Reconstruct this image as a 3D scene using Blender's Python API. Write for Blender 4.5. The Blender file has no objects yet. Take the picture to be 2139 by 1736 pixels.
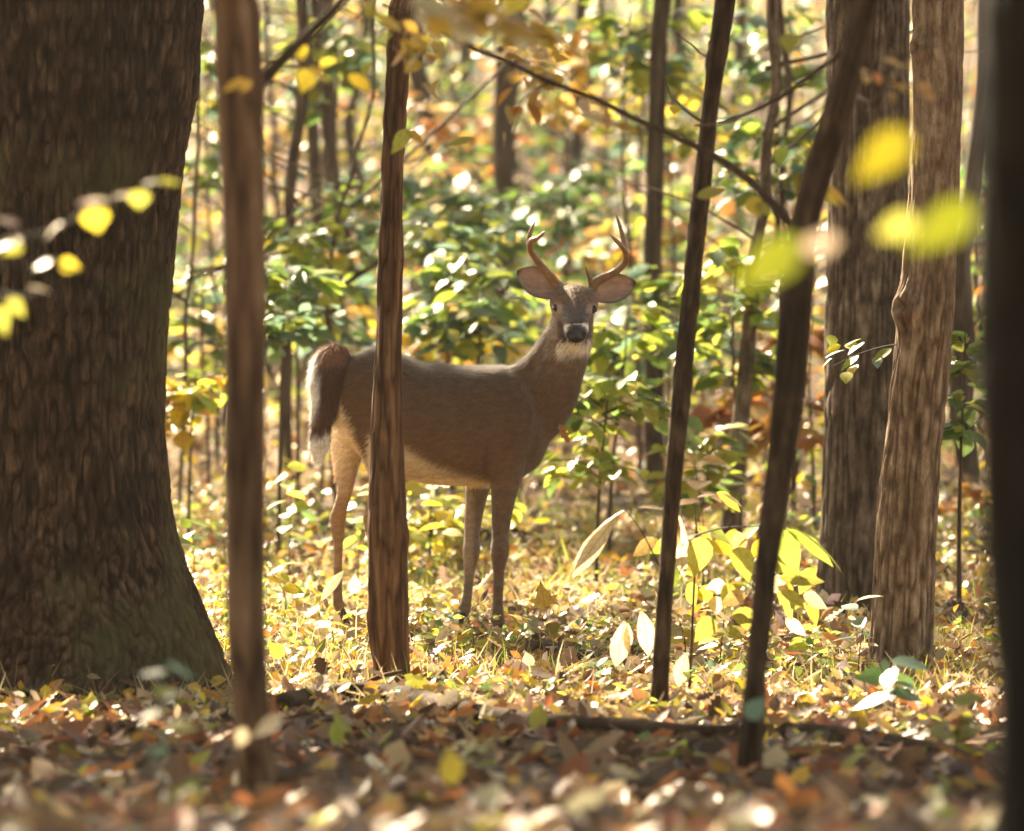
import bpy, bmesh, math, random
import numpy as np
from mathutils import Vector, Matrix
random.seed(7); RNG = np.random.default_rng(11)
R = math.radians
SC = bpy.context.scene
COL = SC.collection

# ------------------------------------------------------------------ camera
F = 10900.0; CX, CY = 1069.5, 868.0          # focal length in pixels of a 2139 x 1736 picture
PITCH = math.atan(445.0 / F); EYE = 1.5
cd = bpy.data.cameras.new('camera'); cam = bpy.data.objects.new('camera', cd); COL.objects.link(cam)
cam.location = (0, 0, EYE); cam.rotation_euler = (math.pi / 2 - PITCH, 0, 0)
cd.sensor_width = 36.0; cd.lens = 36.0 * F / 2139.0; cd.clip_start = 0.1; cd.clip_end = 600
cd.dof.use_dof = True; cd.dof.focus_distance = 16.9; cd.dof.aperture_fstop = 3.2
SC.camera = cam

# ------------------------------------------------------------------ light
SUN_EL, SUN_AZ = R(34), R(-27)                # behind the deer, to the left
w = bpy.data.worlds.new('World'); SC.world = w; w.use_nodes = True
nt = w.node_tree; nt.nodes.clear()
sky = nt.nodes.new('ShaderNodeTexSky'); sky.sky_type = 'NISHITA'; sky.sun_disc = False
sky.sun_elevation = SUN_EL; sky.sun_rotation = SUN_AZ
bg = nt.nodes.new('ShaderNodeBackground'); bg.inputs['Strength'].default_value = 0.05
out = nt.nodes.new('ShaderNodeOutputWorld')
nt.links.new(sky.outputs[0], bg.inputs[0]); nt.links.new(bg.outputs[0], out.inputs[0])
sl = bpy.data.lights.new('sun', 'SUN'); sun = bpy.data.objects.new('sun', sl); COL.objects.link(sun)
sl.energy = 5.0; sl.angle = R(0.53); sl.color = (1.0, 0.95, 0.86)
SV = Vector((math.sin(SUN_AZ) * math.cos(SUN_EL), math.cos(SUN_AZ) * math.cos(SUN_EL), math.sin(SUN_EL)))
sun.rotation_euler = SV.to_track_quat('Z', 'Y').to_euler(); sun.location = SV * 50
SC.view_settings.view_transform = 'Standard'; SC.view_settings.look = 'None'
SC.view_settings.gamma = 1.0; SC.view_settings.use_curve_mapping = False
SC.view_settings.exposure = 2.75
SC.view_settings.use_white_balance = True; SC.view_settings.white_balance_temperature = 8800; SC.view_settings.white_balance_tint = 10
SC.render.engine = 'CYCLES'
cy = SC.cycles; cy.max_bounces = 7; cy.diffuse_bounces = 4; cy.transmission_bounces = 4; cy.glossy_bounces = 2
cy.use_denoising = True; cy.sample_clamp_indirect = 6.0; cy.caustics_reflective = False; cy.caustics_refractive = False

# ------------------------------------------------------------------ pixel <-> place
def P(px, py, d):
    u = (px - CX) / F; v = -(py - CY) / F
    dx, dy, dz = u, math.cos(PITCH) + v * math.sin(PITCH), -math.sin(PITCH) + v * math.cos(PITCH)
    k = d / dy
    return Vector((dx * k, d, EYE + dz * k))
def proj(p):
    x, y, z = p[..., 0], p[..., 1], p[..., 2] - EYE
    f = y * math.cos(PITCH) - z * math.sin(PITCH); u = y * math.sin(PITCH) + z * math.cos(PITCH)
    return CX + F * x / f, CY - F * u / f

# ------------------------------------------------------------------ noise
def _h(ix, iy, iz):
    n = (ix.astype(np.int64) * 374761393 + iy.astype(np.int64) * 668265263 + iz.astype(np.int64) * 2147483647) & 0xffffffff
    n = ((n ^ (n >> 13)) * 1274126177) & 0xffffffff
    n = (n ^ (n >> 16)) & 0xffffffff
    return n / 4294967295.0
def vnoise(x, y, z):
    x, y, z = np.broadcast_arrays(np.asarray(x, float), np.asarray(y, float), np.asarray(z, float))
    xi, yi, zi = np.floor(x), np.floor(y), np.floor(z)
    fx, fy, fz = x - xi, y - yi, z - zi
    fx, fy, fz = fx * fx * (3 - 2 * fx), fy * fy * (3 - 2 * fy), fz * fz * (3 - 2 * fz)
    r = 0
    for a in (0, 1):
        for b in (0, 1):
            for c in (0, 1):
                r = r + _h(xi + a, yi + b, zi + c) * (fx if a else 1 - fx) * (fy if b else 1 - fy) * (fz if c else 1 - fz)
    return r

GP = np.array([(-30, 1.0), (0, .9), (5, .74), (7, .585), (9, .385), (11, .19), (12.5, .105), (14.2, .05), (16, .0), (18, -.02), (22, -.01),
               (28, .07), (35, .28), (45, .95), (58, 2.4), (70, 4.2), (110, 11), (200, 20), (400, 24)])
def gz(x, y):
    x = np.asarray(x, float); y = np.asarray(y, float)
    z = (np.interp(y - .8, GP[:, 0], GP[:, 1]) + np.interp(y, GP[:, 0], GP[:, 1]) * 2 + np.interp(y + .8, GP[:, 0], GP[:, 1])) / 4
    amp = np.interp(y, [0, 14, 24, 60], [.03, .03, .06, .5])
    z = z + amp * (vnoise(x * 1.3, y * 1.3, 3.3) - .5) + amp * 1.2 * (vnoise(x * .45, y * .45, 8.1) - .5) * (y > 20)
    return z
def GZ(x, y): return float(gz(x, y))

# ------------------------------------------------------------------ materials
def newmat(name):
    m = bpy.data.materials.new(name); m.use_nodes = True
    t = m.node_tree; t.nodes.clear()
    return m, t, t.nodes.new, t.links.new
def ramp(t, stops):
    n = t.nodes.new('ShaderNodeValToRGB'); e = n.color_ramp.elements
    while len(e) < len(stops): e.new(0.5)
    for i, (p, c) in enumerate(stops): e[i].position = p; e[i].color = (*c, 1)
    return n
def bark_mat(name, stops, sx, sz, bump, scale2=6.0, moss=None, rough=.9, plates=True):
    m, t, N, L = newmat(name)
    tc = N('ShaderNodeTexCoord'); mp = N('ShaderNodeMapping'); mp.inputs['Scale'].default_value = (sx, sx, sz)
    L(tc.outputs['Object'], mp.inputs[0])
    n1 = N('ShaderNodeTexNoise'); n1.inputs['Scale'].default_value = 1; n1.inputs['Detail'].default_value = 6; n1.inputs['Roughness'].default_value = .65
    L(mp.outputs[0], n1.inputs['Vector'])
    n2 = N('ShaderNodeTexNoise'); n2.inputs['Scale'].default_value = scale2; n2.inputs['Detail'].default_value = 4
    L(tc.outputs['Object'], n2.inputs['Vector'])
    mx = N('ShaderNodeMath'); mx.operation = 'MULTIPLY_ADD'; mx.inputs[1].default_value = .4; L(n2.outputs[0], mx.inputs[0])
    m2 = N('ShaderNodeMath'); m2.operation = 'MULTIPLY_ADD'; m2.inputs[1].default_value = .9; m2.inputs[2].default_value = -.15
    L(n1.outputs[0], m2.inputs[0]); L(m2.outputs[0], mx.inputs[2])
    r = ramp(t, stops); L(mx.outputs[0], r.inputs[0])
    col = r.outputs[0]
    if plates:
        a = N('ShaderNodeVertexColor'); a.layer_name = 'Col'; mp2 = N('ShaderNodeMixRGB'); mp2.blend_type = 'MULTIPLY'; mp2.inputs[0].default_value = 1
        L(col, mp2.inputs[1]); L(a.outputs[0], mp2.inputs[2]); col = mp2.outputs[0]
    if moss:
        n3 = N('ShaderNodeTexNoise'); n3.inputs['Scale'].default_value = 2.2; n3.inputs['Detail'].default_value = 5
        L(tc.outputs['Object'], n3.inputs['Vector'])
        rr = ramp(t, [(.5, (0, 0, 0)), (.68, (.75, .75, .75))]); L(n3.outputs[0], rr.inputs[0])
        mix = N('ShaderNodeMixRGB'); mix.inputs[2].default_value = (*moss, 1); L(rr.outputs[0], mix.inputs[0]); L(col, mix.inputs[1]); col = mix.outputs[0]
    b = N('ShaderNodeBump'); b.inputs['Strength'].default_value = bump; b.inputs['Distance'].default_value = .02; L(n1.outputs[0], b.inputs['Height'])
    p = N('ShaderNodeBsdfPrincipled'); p.inputs['Roughness'].default_value = rough; p.inputs['Specular IOR Level'].default_value = .2
    L(col, p.inputs['Base Color']); L(b.outputs[0], p.inputs['Normal'])
    o = N('ShaderNodeOutputMaterial'); L(p.outputs[0], o.inputs[0])
    return m
BARK_OAK = bark_mat('oak_bark', [(.25, (.014, .008, .004)), (.5, (.047, .027, .015)), (.75, (.135, .083, .049))], 50, 13.0, .8, moss=(.10, .095, .04))
BARK_BEECH = bark_mat('smooth_brown_bark', [(.2, (.085, .044, .023)), (.5, (.145, .080, .044)), (.8, (.22, .135, .082))], 22, 4.5, .4, 14)
BARK_STRIPE = bark_mat('striped_brown_bark', [(.25, (.06, .027, .014)), (.5, (.125, .063, .032)), (.8, (.25, .14, .078))], 60, 4.0, .7, 14)
BARK_DARK = bark_mat('dark_bark', [(.25, (.026, .014, .008)), (.55, (.062, .036, .019)), (.8, (.13, .08, .045))], 40, 12.0, .6, 20)
BARK_GREY = bark_mat('grey_brown_bark', [(.25, (.04, .027, .018)), (.5, (.115, .083, .058)), (.8, (.25, .19, .14))], 40, 17, .8, 12)
BARK_BLACK = bark_mat('near_black_bark', [(.25, (.006, .004, .003)), (.55, (.011, .008, .005)), (.8, (.022, .015, .010))], 40, 6.0, .6, 20)  # near-black colour keeps the right-edge trunk a dark silhouette
BARK_TAN = bark_mat('tan_bark', [(.25, (.07, .042, .026)), (.5, (.21, .138, .09)), (.8, (.42, .31, .21))], 44, 17, .8, 12)
BARK_FAR = bark_mat('far_bark', [(.25, (.04, .026, .018)), (.55, (.08, .055, .038)), (.8, (.14, .10, .068))], 30, 4, .5, 8)

def leaf_shader(t, N, L, col, trans=.5, rough=.46, spec=.75, veins=False):
    if veins:
        tv = N('ShaderNodeTexCoord'); sx = N('ShaderNodeSeparateXYZ'); L(tv.outputs['Object'], sx.inputs[0])
        def mth(op, a, b=None):
            n_ = N('ShaderNodeMath'); n_.operation = op
            for k_, q in ((0, a), (1, b)):
                if q is None: continue
                if isinstance(q, (int, float)): n_.inputs[k_].default_value = q
                else: L(q, n_.inputs[k_])
            return n_.outputs[0]
        ax = mth('ABSOLUTE', sx.outputs[0]); ph = mth('FRACT', mth('MULTIPLY', mth('SUBTRACT', sx.outputs[1], mth('MULTIPLY', ax, .8)), 9.0))
        side = mth('LESS_THAN', ph, .13); mid = mth('LESS_THAN', ax, .014); vv_ = mth('MAXIMUM', side, mid)
        mv = N('ShaderNodeMixRGB'); mv.blend_type = 'MULTIPLY'; mv.inputs[2].default_value = (.68, .62, .5, 1); L(vv_, mv.inputs[0]); L(col, mv.inputs[1]); col = mv.outputs[0]
        nb_ = N('ShaderNodeTexNoise'); nb_.inputs['Scale'].default_value = 7; nb_.inputs['Detail'].default_value = 2; oi_ = N('ShaderNodeObjectInfo'); ad = N('ShaderNodeVectorMath'); ad.operation = 'ADD'
        cb = N('ShaderNodeCombineXYZ'); L(mth('MULTIPLY', oi_.outputs['Random'], 40.0), cb.inputs[2]); L(tv.outputs['Object'], ad.inputs[0]); L(cb.outputs[0], ad.inputs[1]); L(ad.outputs[0], nb_.inputs['Vector'])
        sp = ramp(t, [(.66, (0, 0, 0)), (.72, (.85, .85, .85))]); L(nb_.outputs[0], sp.inputs[0]); mb = N('ShaderNodeMixRGB'); mb.inputs[2].default_value = (.16, .08, .03, 1); L(sp.outputs[0], mb.inputs[0]); L(col, mb.inputs[1]); col = mb.outputs[0]
    tc = N('ShaderNodeTexCoord'); n = N('ShaderNodeTexNoise'); n.inputs['Scale'].default_value = 5; n.inputs['Detail'].default_value = 3
    L(tc.outputs['Object'], n.inputs['Vector'])
    r = ramp(t, [(.3, (.62, .55, .5)), (.55, (1, 1, 1)), (.8, (1.0, 1.0, .9))]); L(n.outputs[0], r.inputs[0])
    mx = N('ShaderNodeMixRGB'); mx.blend_type = 'MULTIPLY'; mx.inputs[0].default_value = .8; L(col, mx.inputs[1]); L(r.outputs[0], mx.inputs[2])
    p = N('ShaderNodeBsdfPrincipled'); p.inputs['Roughness'].default_value = rough; p.inputs['Specular IOR Level'].default_value = spec
    L(mx.outputs[0], p.inputs['Base Color'])
    g = N('ShaderNodeGamma'); g.inputs[1].default_value = .82; L(mx.outputs[0], g.inputs[0])
    tr = N('ShaderNodeBsdfTranslucent'); L(g.outputs[0], tr.inputs[0])
    ms = N('ShaderNodeMixShader'); ms.inputs[0].default_value = trans; L(p.outputs[0], ms.inputs[1]); L(tr.outputs[0], ms.inputs[2])
    o = N('ShaderNodeOutputMaterial'); L(ms.outputs[0], o.inputs[0])
def leaf_obj_mat():
    m, t, N, L = newmat('leaf')
    oi = N('ShaderNodeObjectInfo'); hs = N('ShaderNodeHueSaturation')
    mr = N('ShaderNodeMapRange'); mr.inputs[3].default_value = .8; mr.inputs[4].default_value = 1.2
    L(oi.outputs['Random'], mr.inputs[0]); L(mr.outputs[0], hs.inputs['Value']); L(oi.outputs['Color'], hs.inputs['Color'])
    leaf_shader(t, N, L, hs.outputs[0], veins=True); return m
def leaf_cloud_mat(name, trans=.5, rough=.46, spec=.75):
    m, t, N, L = newmat(name)
    a = N('ShaderNodeVertexColor'); a.layer_name = 'Col'
    leaf_shader(t, N, L, a.outputs[0], trans, rough, spec); return m
LEAF = leaf_obj_mat(); LEAFC = leaf_cloud_mat('leaf_mass'); LITTER = leaf_cloud_mat('dry_leaf', .22, .5, .3); GRASSM = leaf_cloud_mat('grass_blade', .4, .5, .3)

def fur_mat(name, rough=.75, noise=1.0):
    m, t, N, L = newmat(name)
    a = N('ShaderNodeVertexColor'); a.layer_name = 'Col'
    tc = N('ShaderNodeTexCoord'); n = N('ShaderNodeTexNoise'); n.inputs['Scale'].default_value = 45; n.inputs['Detail'].default_value = 5
    L(tc.outputs['Object'], n.inputs['Vector'])
    r = ramp(t, [(.3, (.72, .7, .68)), (.7, (1.2, 1.2, 1.2))]); L(n.outputs[0], r.inputs[0])
    mx = N('ShaderNodeMixRGB'); mx.blend_type = 'MULTIPLY'; mx.inputs[0].default_value = noise * .5; L(a.outputs[0], mx.inputs[1]); L(r.outputs[0], mx.inputs[2])
    p = N('ShaderNodeBsdfPrincipled'); p.inputs['Roughness'].default_value = rough; p.inputs['Specular IOR Level'].default_value = .25
    p.inputs['Sheen Weight'].default_value = .3; p.inputs['Sheen Roughness'].default_value = .5
    mpp = N('ShaderNodeMapping'); mpp.inputs['Scale'].default_value = (14, 50, 50); mpp.inputs['Rotation'].default_value = (0, .5, 0); L(tc.outputs['Object'], mpp.inputs[0])
    ns = N('ShaderNodeTexNoise'); ns.inputs['Scale'].default_value = 1.6; ns.inputs['Detail'].default_value = 4; L(mpp.outputs[0], ns.inputs['Vector'])
    rs = ramp(t, [(.3, (.72, .7, .68)), (.7, (1.25, 1.25, 1.25))]); L(ns.outputs[0], rs.inputs[0]); m3 = N('ShaderNodeMixRGB'); m3.blend_type = 'MULTIPLY'; m3.inputs[0].default_value = .7; L(mx.outputs[0], m3.inputs[1]); L(rs.outputs[0], m3.inputs[2])
    L(m3.outputs[0], p.inputs['Base Color'])
    o = N('ShaderNodeOutputMaterial'); L(p.outputs[0], o.inputs[0]); return m
def plain(name, c, rough, spec=.5):
    m, t, N, L = newmat(name)
    tc = N('ShaderNodeTexCoord'); n = N('ShaderNodeTexNoise'); n.inputs['Scale'].default_value = 30; n.inputs['Detail'].default_value = 4
    L(tc.outputs['Object'], n.inputs['Vector'])
    r = ramp(t, [(.3, tuple(v * .65 for v in c)), (.7, tuple(v * 1.25 for v in c))]); L(n.outputs[0], r.inputs[0])
    p = N('ShaderNodeBsdfPrincipled'); p.inputs['Roughness'].default_value = rough; p.inputs['Specular IOR Level'].default_value = spec
    L(r.outputs[0], p.inputs['Base Color'])
    o = N('ShaderNodeOutputMaterial'); L(p.outputs[0], o.inputs[0]); return m
FUR = fur_mat('deer_coat'); ANTLER = plain('antler_bone', (.25, .13, .062), .4); BLACK = plain('black_eye', (.006, .005, .004), .12); NOSE = plain('wet_nose', (.012, .012, .014), .36)
HOOF = plain('hoof_horn', (.03, .024, .02), .5); TWIG = plain('twig_bark', (.06, .042, .028), .8, .2)

# ------------------------------------------------------------------ objects
def tag(o, label=None, cat=None, group=None, kind=None):
    if label: o['label'] = label
    if cat: o['category'] = cat
    if group: o['group'] = group
    if kind: o['kind'] = kind
    return o
def thing(name, label, cat, loc, group=None):
    o = bpy.data.objects.new(name, None); COL.objects.link(o); o.location = loc; o.empty_display_size = .1
    return tag(o, label, cat, group)
def npmesh(name, v, f, mat=None, col=None, smooth=True):
    """v (n,3); f list/array of faces with constant size, or list of such arrays"""
    me = bpy.data.meshes.new(name); v = np.asarray(v, np.float32)
    fs = f if isinstance(f, list) else [f]; fs = [np.asarray(a, np.int32) for a in fs if len(a)]
    loops = np.concatenate([a.ravel() for a in fs]); sizes = np.concatenate([np.full(len(a), a.shape[1], np.int32) for a in fs])
    me.vertices.add(len(v)); me.vertices.foreach_set('co', v.ravel())
    me.loops.add(len(loops)); me.loops.foreach_set('vertex_index', loops)
    me.polygons.add(len(sizes)); st = np.concatenate([[0], np.cumsum(sizes)[:-1]]).astype(np.int32)
    me.polygons.foreach_set('loop_start', st)
    me.update(calc_edges=True)
    if smooth: me.polygons.foreach_set('use_smooth', np.ones(len(sizes), bool))
    if col is not None:
        a = me.color_attributes.new('Col', 'FLOAT_COLOR', 'POINT')
        c = np.ones((len(v), 4), np.float32); c[:, :3] = col; a.data.foreach_set('color', c.ravel())
    if mat: me.materials.append(mat)
    me.validate()
    return me
def link(name, me, parent=None, loc=None):
    o = bpy.data.objects.new(name, me); COL.objects.link(o)
    if parent is not None: o.parent = parent
    if loc is not None: o.location = loc
    return o
def rootof(o):
    while o.parent is not None: o = o.parent
    return o
def part(name, v, f, mat, parent, col=None, smooth=True, kind=None):
    """world-space vertices; parents are never rotated"""
    off = np.array(rootof(parent).location) if parent is not None else np.zeros(3)
    o = link(name, npmesh(name, np.asarray(v, float) - off, f, mat, col, smooth), parent)
    if kind: o['kind'] = kind
    return o

def catmull(pts, n):
    p = np.array(pts, float); p = np.vstack([2 * p[0] - p[1], p, 2 * p[-1] - p[-2]])
    s = np.linspace(0, len(p) - 3 - 1e-9, n); i = np.floor(s).astype(int); t = (s - i)[:, None]
    a, b, c, d = p[i], p[i + 1], p[i + 2], p[i + 3]
    return .5 * (2 * b + (c - a) * t + (2 * a - 5 * b + 4 * c - d) * t * t + (3 * b - a - 3 * c + d) * t ** 3)
def tube_np(pts, ra, rb=None, n=24, seg=12, ref=(0, 1, 0), noise=0):
    """closed tube along pts; ra = radius across the ref direction, rb = radius along it"""
    rb = ra if rb is None else rb
    q = catmull(np.hstack([np.array([tuple(p) for p in pts], float), np.array(ra, float)[:, None], np.array(rb, float)[:, None]]), n)
    c, A, B = q[:, :3], np.maximum(q[:, 3], 1e-4), np.maximum(q[:, 4], 1e-4)
    T = np.gradient(c, axis=0); T /= np.linalg.norm(T, axis=1)[:, None] + 1e-12
    ref = np.array(ref, float)
    n1 = np.cross(T, ref); n1 /= np.linalg.norm(n1, axis=1)[:, None] + 1e-9
    n2 = np.cross(n1, T)
    th = np.linspace(0, 2 * math.pi, seg, endpoint=False)
    if noise:
        k = 1 + noise * (vnoise(c[:, None, 0] * 40 + np.cos(th) * 1.5, c[:, None, 1] * 40 + np.sin(th) * 1.5, c[:, None, 2] * 30) - .5) * 2
    else: k = np.ones((n, seg))
    v = c[:, None] + (A[:, None] * np.cos(th) * k)[..., None] * n1[:, None] + (B[:, None] * np.sin(th) * k)[..., None] * n2[:, None]
    v = v.reshape(-1, 3)
    i = np.arange(n - 1)[:, None] * seg; j = np.arange(seg)[None]; j2 = (j + 1) % seg
    f = np.stack([i + j, i + j2, i + seg + j2, i + seg + j], -1).reshape(-1, 4)
    v = np.vstack([v, c[:1], c[-1:]]); a, b = len(v) - 2, len(v) - 1
    jj = np.arange(seg); t = np.vstack([np.stack([np.full(seg, a), (jj + 1) % seg, jj], 1), np.stack([np.full(seg, b), (n - 1) * seg + jj, (n - 1) * seg + (jj + 1) % seg], 1)])
    return v, [f, t]
def join_np(items):
    V, Q, T, o = [], [], [], 0
    for v, fs in items:
        V.append(v); Q.append(np.asarray(fs[0]) + o); T.append(np.asarray(fs[1]) + o); o += len(v)
    return np.vstack(V), [np.vstack(Q), np.vstack(T)]
def fuse(v, f, voxel, smooth=0, factor=.5):
    """one continuous skin round overlapping closed shapes"""
    me = npmesh('tmp', v, f); o = link('tmp', me)
    m = o.modifiers.new('r', 'REMESH'); m.mode = 'VOXEL'; m.voxel_size = voxel
    if smooth:
        s = o.modifiers.new('s', 'SMOOTH'); s.iterations = smooth; s.factor = factor
    dg = bpy.context.evaluated_depsgraph_get(); dg.update()
    me2 = bpy.data.meshes.new_from_object(o.evaluated_get(dg))
    n = len(me2.vertices); co = np.empty(n * 3, np.float32); me2.vertices.foreach_get('co', co)
    lt = np.array([p.vertices[:] for p in me2.polygons if len(p.vertices) == 4], np.int32).reshape(-1, 4)
    tr = np.array([p.vertices[:] for p in me2.polygons if len(p.vertices) == 3], np.int32).reshape(-1, 3)
    nr = np.empty(n * 3, np.float32); me2.vertices.foreach_get('normal', nr)
    bpy.data.objects.remove(o); bpy.data.meshes.remove(me); bpy.data.meshes.remove(me2)
    return co.reshape(-1, 3).astype(float), [lt, tr], nr.reshape(-1, 3).astype(float)

# ------------------------------------------------------------------ leaf shapes: length 1 along +Y, face +Z
def leaf_shape(outline, fold=.12, droop=.18, mids=4, wave=.0, tip=1.0):
    """outline: list (t, half width). a grid of 3 columns, creased at the midrib, drooping"""
    v, f = [], []
    for k, (t, wd) in enumerate(outline):
        z = -droop * t * t
        wv = wave * math.sin(k * 2.4)
        v += [(-wd, t - .03 * wd, z + fold * wd + wv), (0, t, z), (wd, t - .03 * wd, z + fold * wd - wv)]
    for k in range(len(outline) - 1):
        a = 3 * k
        f += [(a, a + 1, a + 4, a + 3), (a + 1, a + 2, a + 5, a + 4)]
    return np.array(v), np.array(f)
OVATE = [(0, .015), (.1, .16), (.28, .29), (.5, .30), (.72, .21), (.88, .09), (1, .004)]
LANCE = [(0, .012), (.12, .08), (.3, .15), (.52, .185), (.72, .15), (.88, .07), (1, .004)]
BROAD = [(0, .02), (.06, .22), (.22, .40), (.42, .42), (.64, .30), (.84, .12), (1, .004)]
OAKL = [(0, .02), (.12, .1), (.2, .22), (.29, .12), (.4, .30), (.5, .14), (.62, .30), (.72, .13), (.84, .18), (1, .02)]
def maple_shape():
    a = [(0, 0), (.22, -.02), (.16, .12), (.48, .10), (.36, .24), (.56, .42), (.30, .40), (.22, .52), (.16, .66), (.10, .74), (0, 1.0)]
    right = [(x, y) for x, y in a]; left = [(-x, y) for x, y in a[1:-1]][::-1]
    ring = right + left
    v = [(x, y, .10 * abs(x) - .15 * y * y + .05 * math.sin(9 * x)) for x, y in ring] + [(0, .35, -.03)]
    n = len(ring); f = [(i, (i + 1) % n, n) for i in range(n)]
    return np.array(v), np.array(f)
def curl_shape(outline, c=.8):
    v, f = leaf_shape(outline, .35, -.25, wave=.03)
    v[:, 2] += c * (v[:, 1] - .5) ** 2 * .5
    return v, f
SHAPES = {'ovate': leaf_shape(OVATE), 'lance': leaf_shape(LANCE, .14, .28), 'broad': leaf_shape(BROAD, .10, .15), 'oak': leaf_shape(OAKL, .25, -.1, wave=.02),
          'maple': maple_shape(), 'curl': curl_shape(OVATE), 'droop': leaf_shape(LANCE, .18, .55)}
SIMPLE = leaf_shape([(0, .02), (.3, .27), (.65, .24), (1, .01)], .2, .15)
SIMPLEC = leaf_shape([(0, .03), (.25, .25), (.6, .28), (1, .02)], .4, -.35)
LMESH = {k: npmesh('leaf_' + k, v, f, LEAF) for k, (v, f) in SHAPES.items()}

def frames(dirs, nrm):
    d = dirs / (np.linalg.norm(dirs, axis=1)[:, None] + 1e-9)
    x = np.cross(d, nrm); x /= np.linalg.norm(x, axis=1)[:, None] + 1e-9
    z = np.cross(x, d)
    return np.stack([x, d, z], -1)            # columns x,y,z
def cloud(name, pos, dirs, nrm, length, width, cols, mat, parent=None, shape=SIMPLE, kind='stuff'):
    v0, f0 = shape; n = len(pos); M = frames(np.asarray(dirs, float), np.asarray(nrm, float))
    length = np.broadcast_to(length, (n,)); width = np.broadcast_to(width, (n,))
    s = np.stack([length * width, length, length], -1)
    lv = v0[None] * s[:, None]
    V = np.einsum('nij,nkj->nki', M, lv) + np.asarray(pos)[:, None]
    k = len(v0); Fc = (f0[None] + (np.arange(n) * k)[:, None, None]).reshape(-1, f0.shape[1])
    C = np.repeat(cols, k, 0)
    if parent is not None: return part(name, V.reshape(-1, 3), Fc, mat, parent, C, kind=kind)
    o = link(name, npmesh(name, V.reshape(-1, 3), Fc, mat, C)); o['kind'] = kind; return o
def leaf(parent, pos, d, n, length, width, color, shape='ovate', name='leaf'):
    """one leaf, an object of its own; width is a factor on the shape's own width"""
    o = bpy.data.objects.new(name, LMESH[shape]); COL.objects.link(o); o.parent = parent
    d = Vector(d).normalized(); x = d.cross(Vector(n)).normalized(); z = x.cross(d)
    m = Matrix((x * length * width, d * length, z * length)).transposed().to_4x4()
    m.translation = Vector(pos) - Vector(rootof(parent).location)
    o.matrix_basis = m; o.color = (*color, 1)
    return o
HALF = {'ovate': .30, 'lance': .185, 'broad': .42, 'oak': .3, 'maple': .56, 'curl': .3, 'droop': .185}
def pxleaf(parent, b, t, wpx, d, color, shape='ovate', face=(0, -1, .45), ddep=0.0, jit=.15):
    """a leaf from base pixel to tip pixel at distance d"""
    a = P(b[0], b[1], d); e = P(t[0], t[1], d + ddep); L = (e - a).length
    n = Vector(face) + Vector((random.gauss(0, jit), random.gauss(0, jit), random.gauss(0, jit)))
    return leaf(parent, a, e - a, n, L, (wpx * d / F) / (2 * HALF[shape] * L), color, shape)
def twig(name, pts, r0, r1, parent, mat=None, n=None, seg=7, noise=.1):
    n = n or max(4, 4 * len(pts)); k = len(pts)
    rr = [r0 + (r1 - r0) * i / (k - 1) for i in range(k)]
    v, f = tube_np(pts, rr, n=n, seg=seg, noise=noise, ref=(.3, 1, .15))
    return part(name, v, f, TWIG if mat in (None, TWIG) else mat, parent, np.ones((len(v), 3)))

C = dict(green=(.12, .23, .05), deep=(.06, .14, .04), teal=(.11, .21, .14), lime=(.30, .40, .05), yg=(.42, .42, .06), yellow=(.62, .48, .04), gold=(.60, .36, .05),
         ochre=(.52, .33, .10), orange=(.55, .20, .04), rust=(.34, .12, .045), brown=(.20, .11, .06), tan=(.46, .32, .18), cream=(.66, .54, .34), olive=(.26, .26, .04), dark=(.10, .06, .035), pink=(.5, .36, .3))
def pick(pal, n):
    keys = list(pal); p = np.array([pal[k] for k in keys], float); p /= p.sum()
    c = np.array([C[k] for k in keys])[RNG.choice(len(keys), n, p=p)]
    return np.clip(c * RNG.uniform(.75, 1.25, (n, 1)) * RNG.uniform(.9, 1.1, (n, 3)), 0, .85)

# ------------------------------------------------------------------ the setting: ground
def grid(xs, ys):
    X, Y = np.meshgrid(xs, ys); Z = gz(X, Y)
    v = np.stack([X, Y, Z], -1).reshape(-1, 3); nx, ny = len(xs), len(ys)
    i = np.arange(ny - 1)[:, None] * nx + np.arange(nx - 1)[None]
    f = np.stack([i, i + 1, i + nx + 1, i + nx], -1).reshape(-1, 4)
    return v, f
xs = np.unique(np.round(np.concatenate([np.linspace(-200, -8, 14), np.linspace(-8, 8, 161), np.linspace(8, 200, 14)]), 3))
ys = np.unique(np.round(np.concatenate([np.linspace(-30, 4, 12), np.linspace(4, 30, 200), np.linspace(30, 90, 80), np.linspace(90, 380, 12)]), 3))
v, f = grid(xs, ys)
gm, t, N, L = newmat('forest_floor')
tc = N('ShaderNodeTexCoord'); n1 = N('ShaderNodeTexNoise'); n1.inputs['Scale'].default_value = 9; n1.inputs['Detail'].default_value = 9; n1.inputs['Roughness'].default_value = .7
vo = N('ShaderNodeTexVoronoi'); vo.inputs['Scale'].default_value = 22
L(tc.outputs['Object'], n1.inputs['Vector']); L(tc.outputs['Object'], vo.inputs['Vector'])
r1 = ramp(t, [(.3, (.045, .028, .018)), (.5, (.12, .07, .04)), (.65, (.22, .14, .08)), (.8, (.34, .24, .14))]); L(n1.outputs[0], r1.inputs[0])
hs = N('ShaderNodeMixRGB'); hs.blend_type = 'OVERLAY'; hs.inputs[0].default_value = .35; L(r1.outputs[0], hs.inputs[1]); L(vo.outputs['Color'], hs.inputs[2])
bp = N('ShaderNodeBump'); bp.inputs['Strength'].default_value = .6; bp.inputs['Distance'].default_value = .04; L(n1.outputs[0], bp.inputs['Height'])
p = N('ShaderNodeBsdfPrincipled'); p.inputs['Roughness'].default_value = .9; p.inputs['Specular IOR Level'].default_value = .2; L(hs.outputs[0], p.inputs['Base Color']); L(bp.outputs[0], p.inputs['Normal'])
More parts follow.
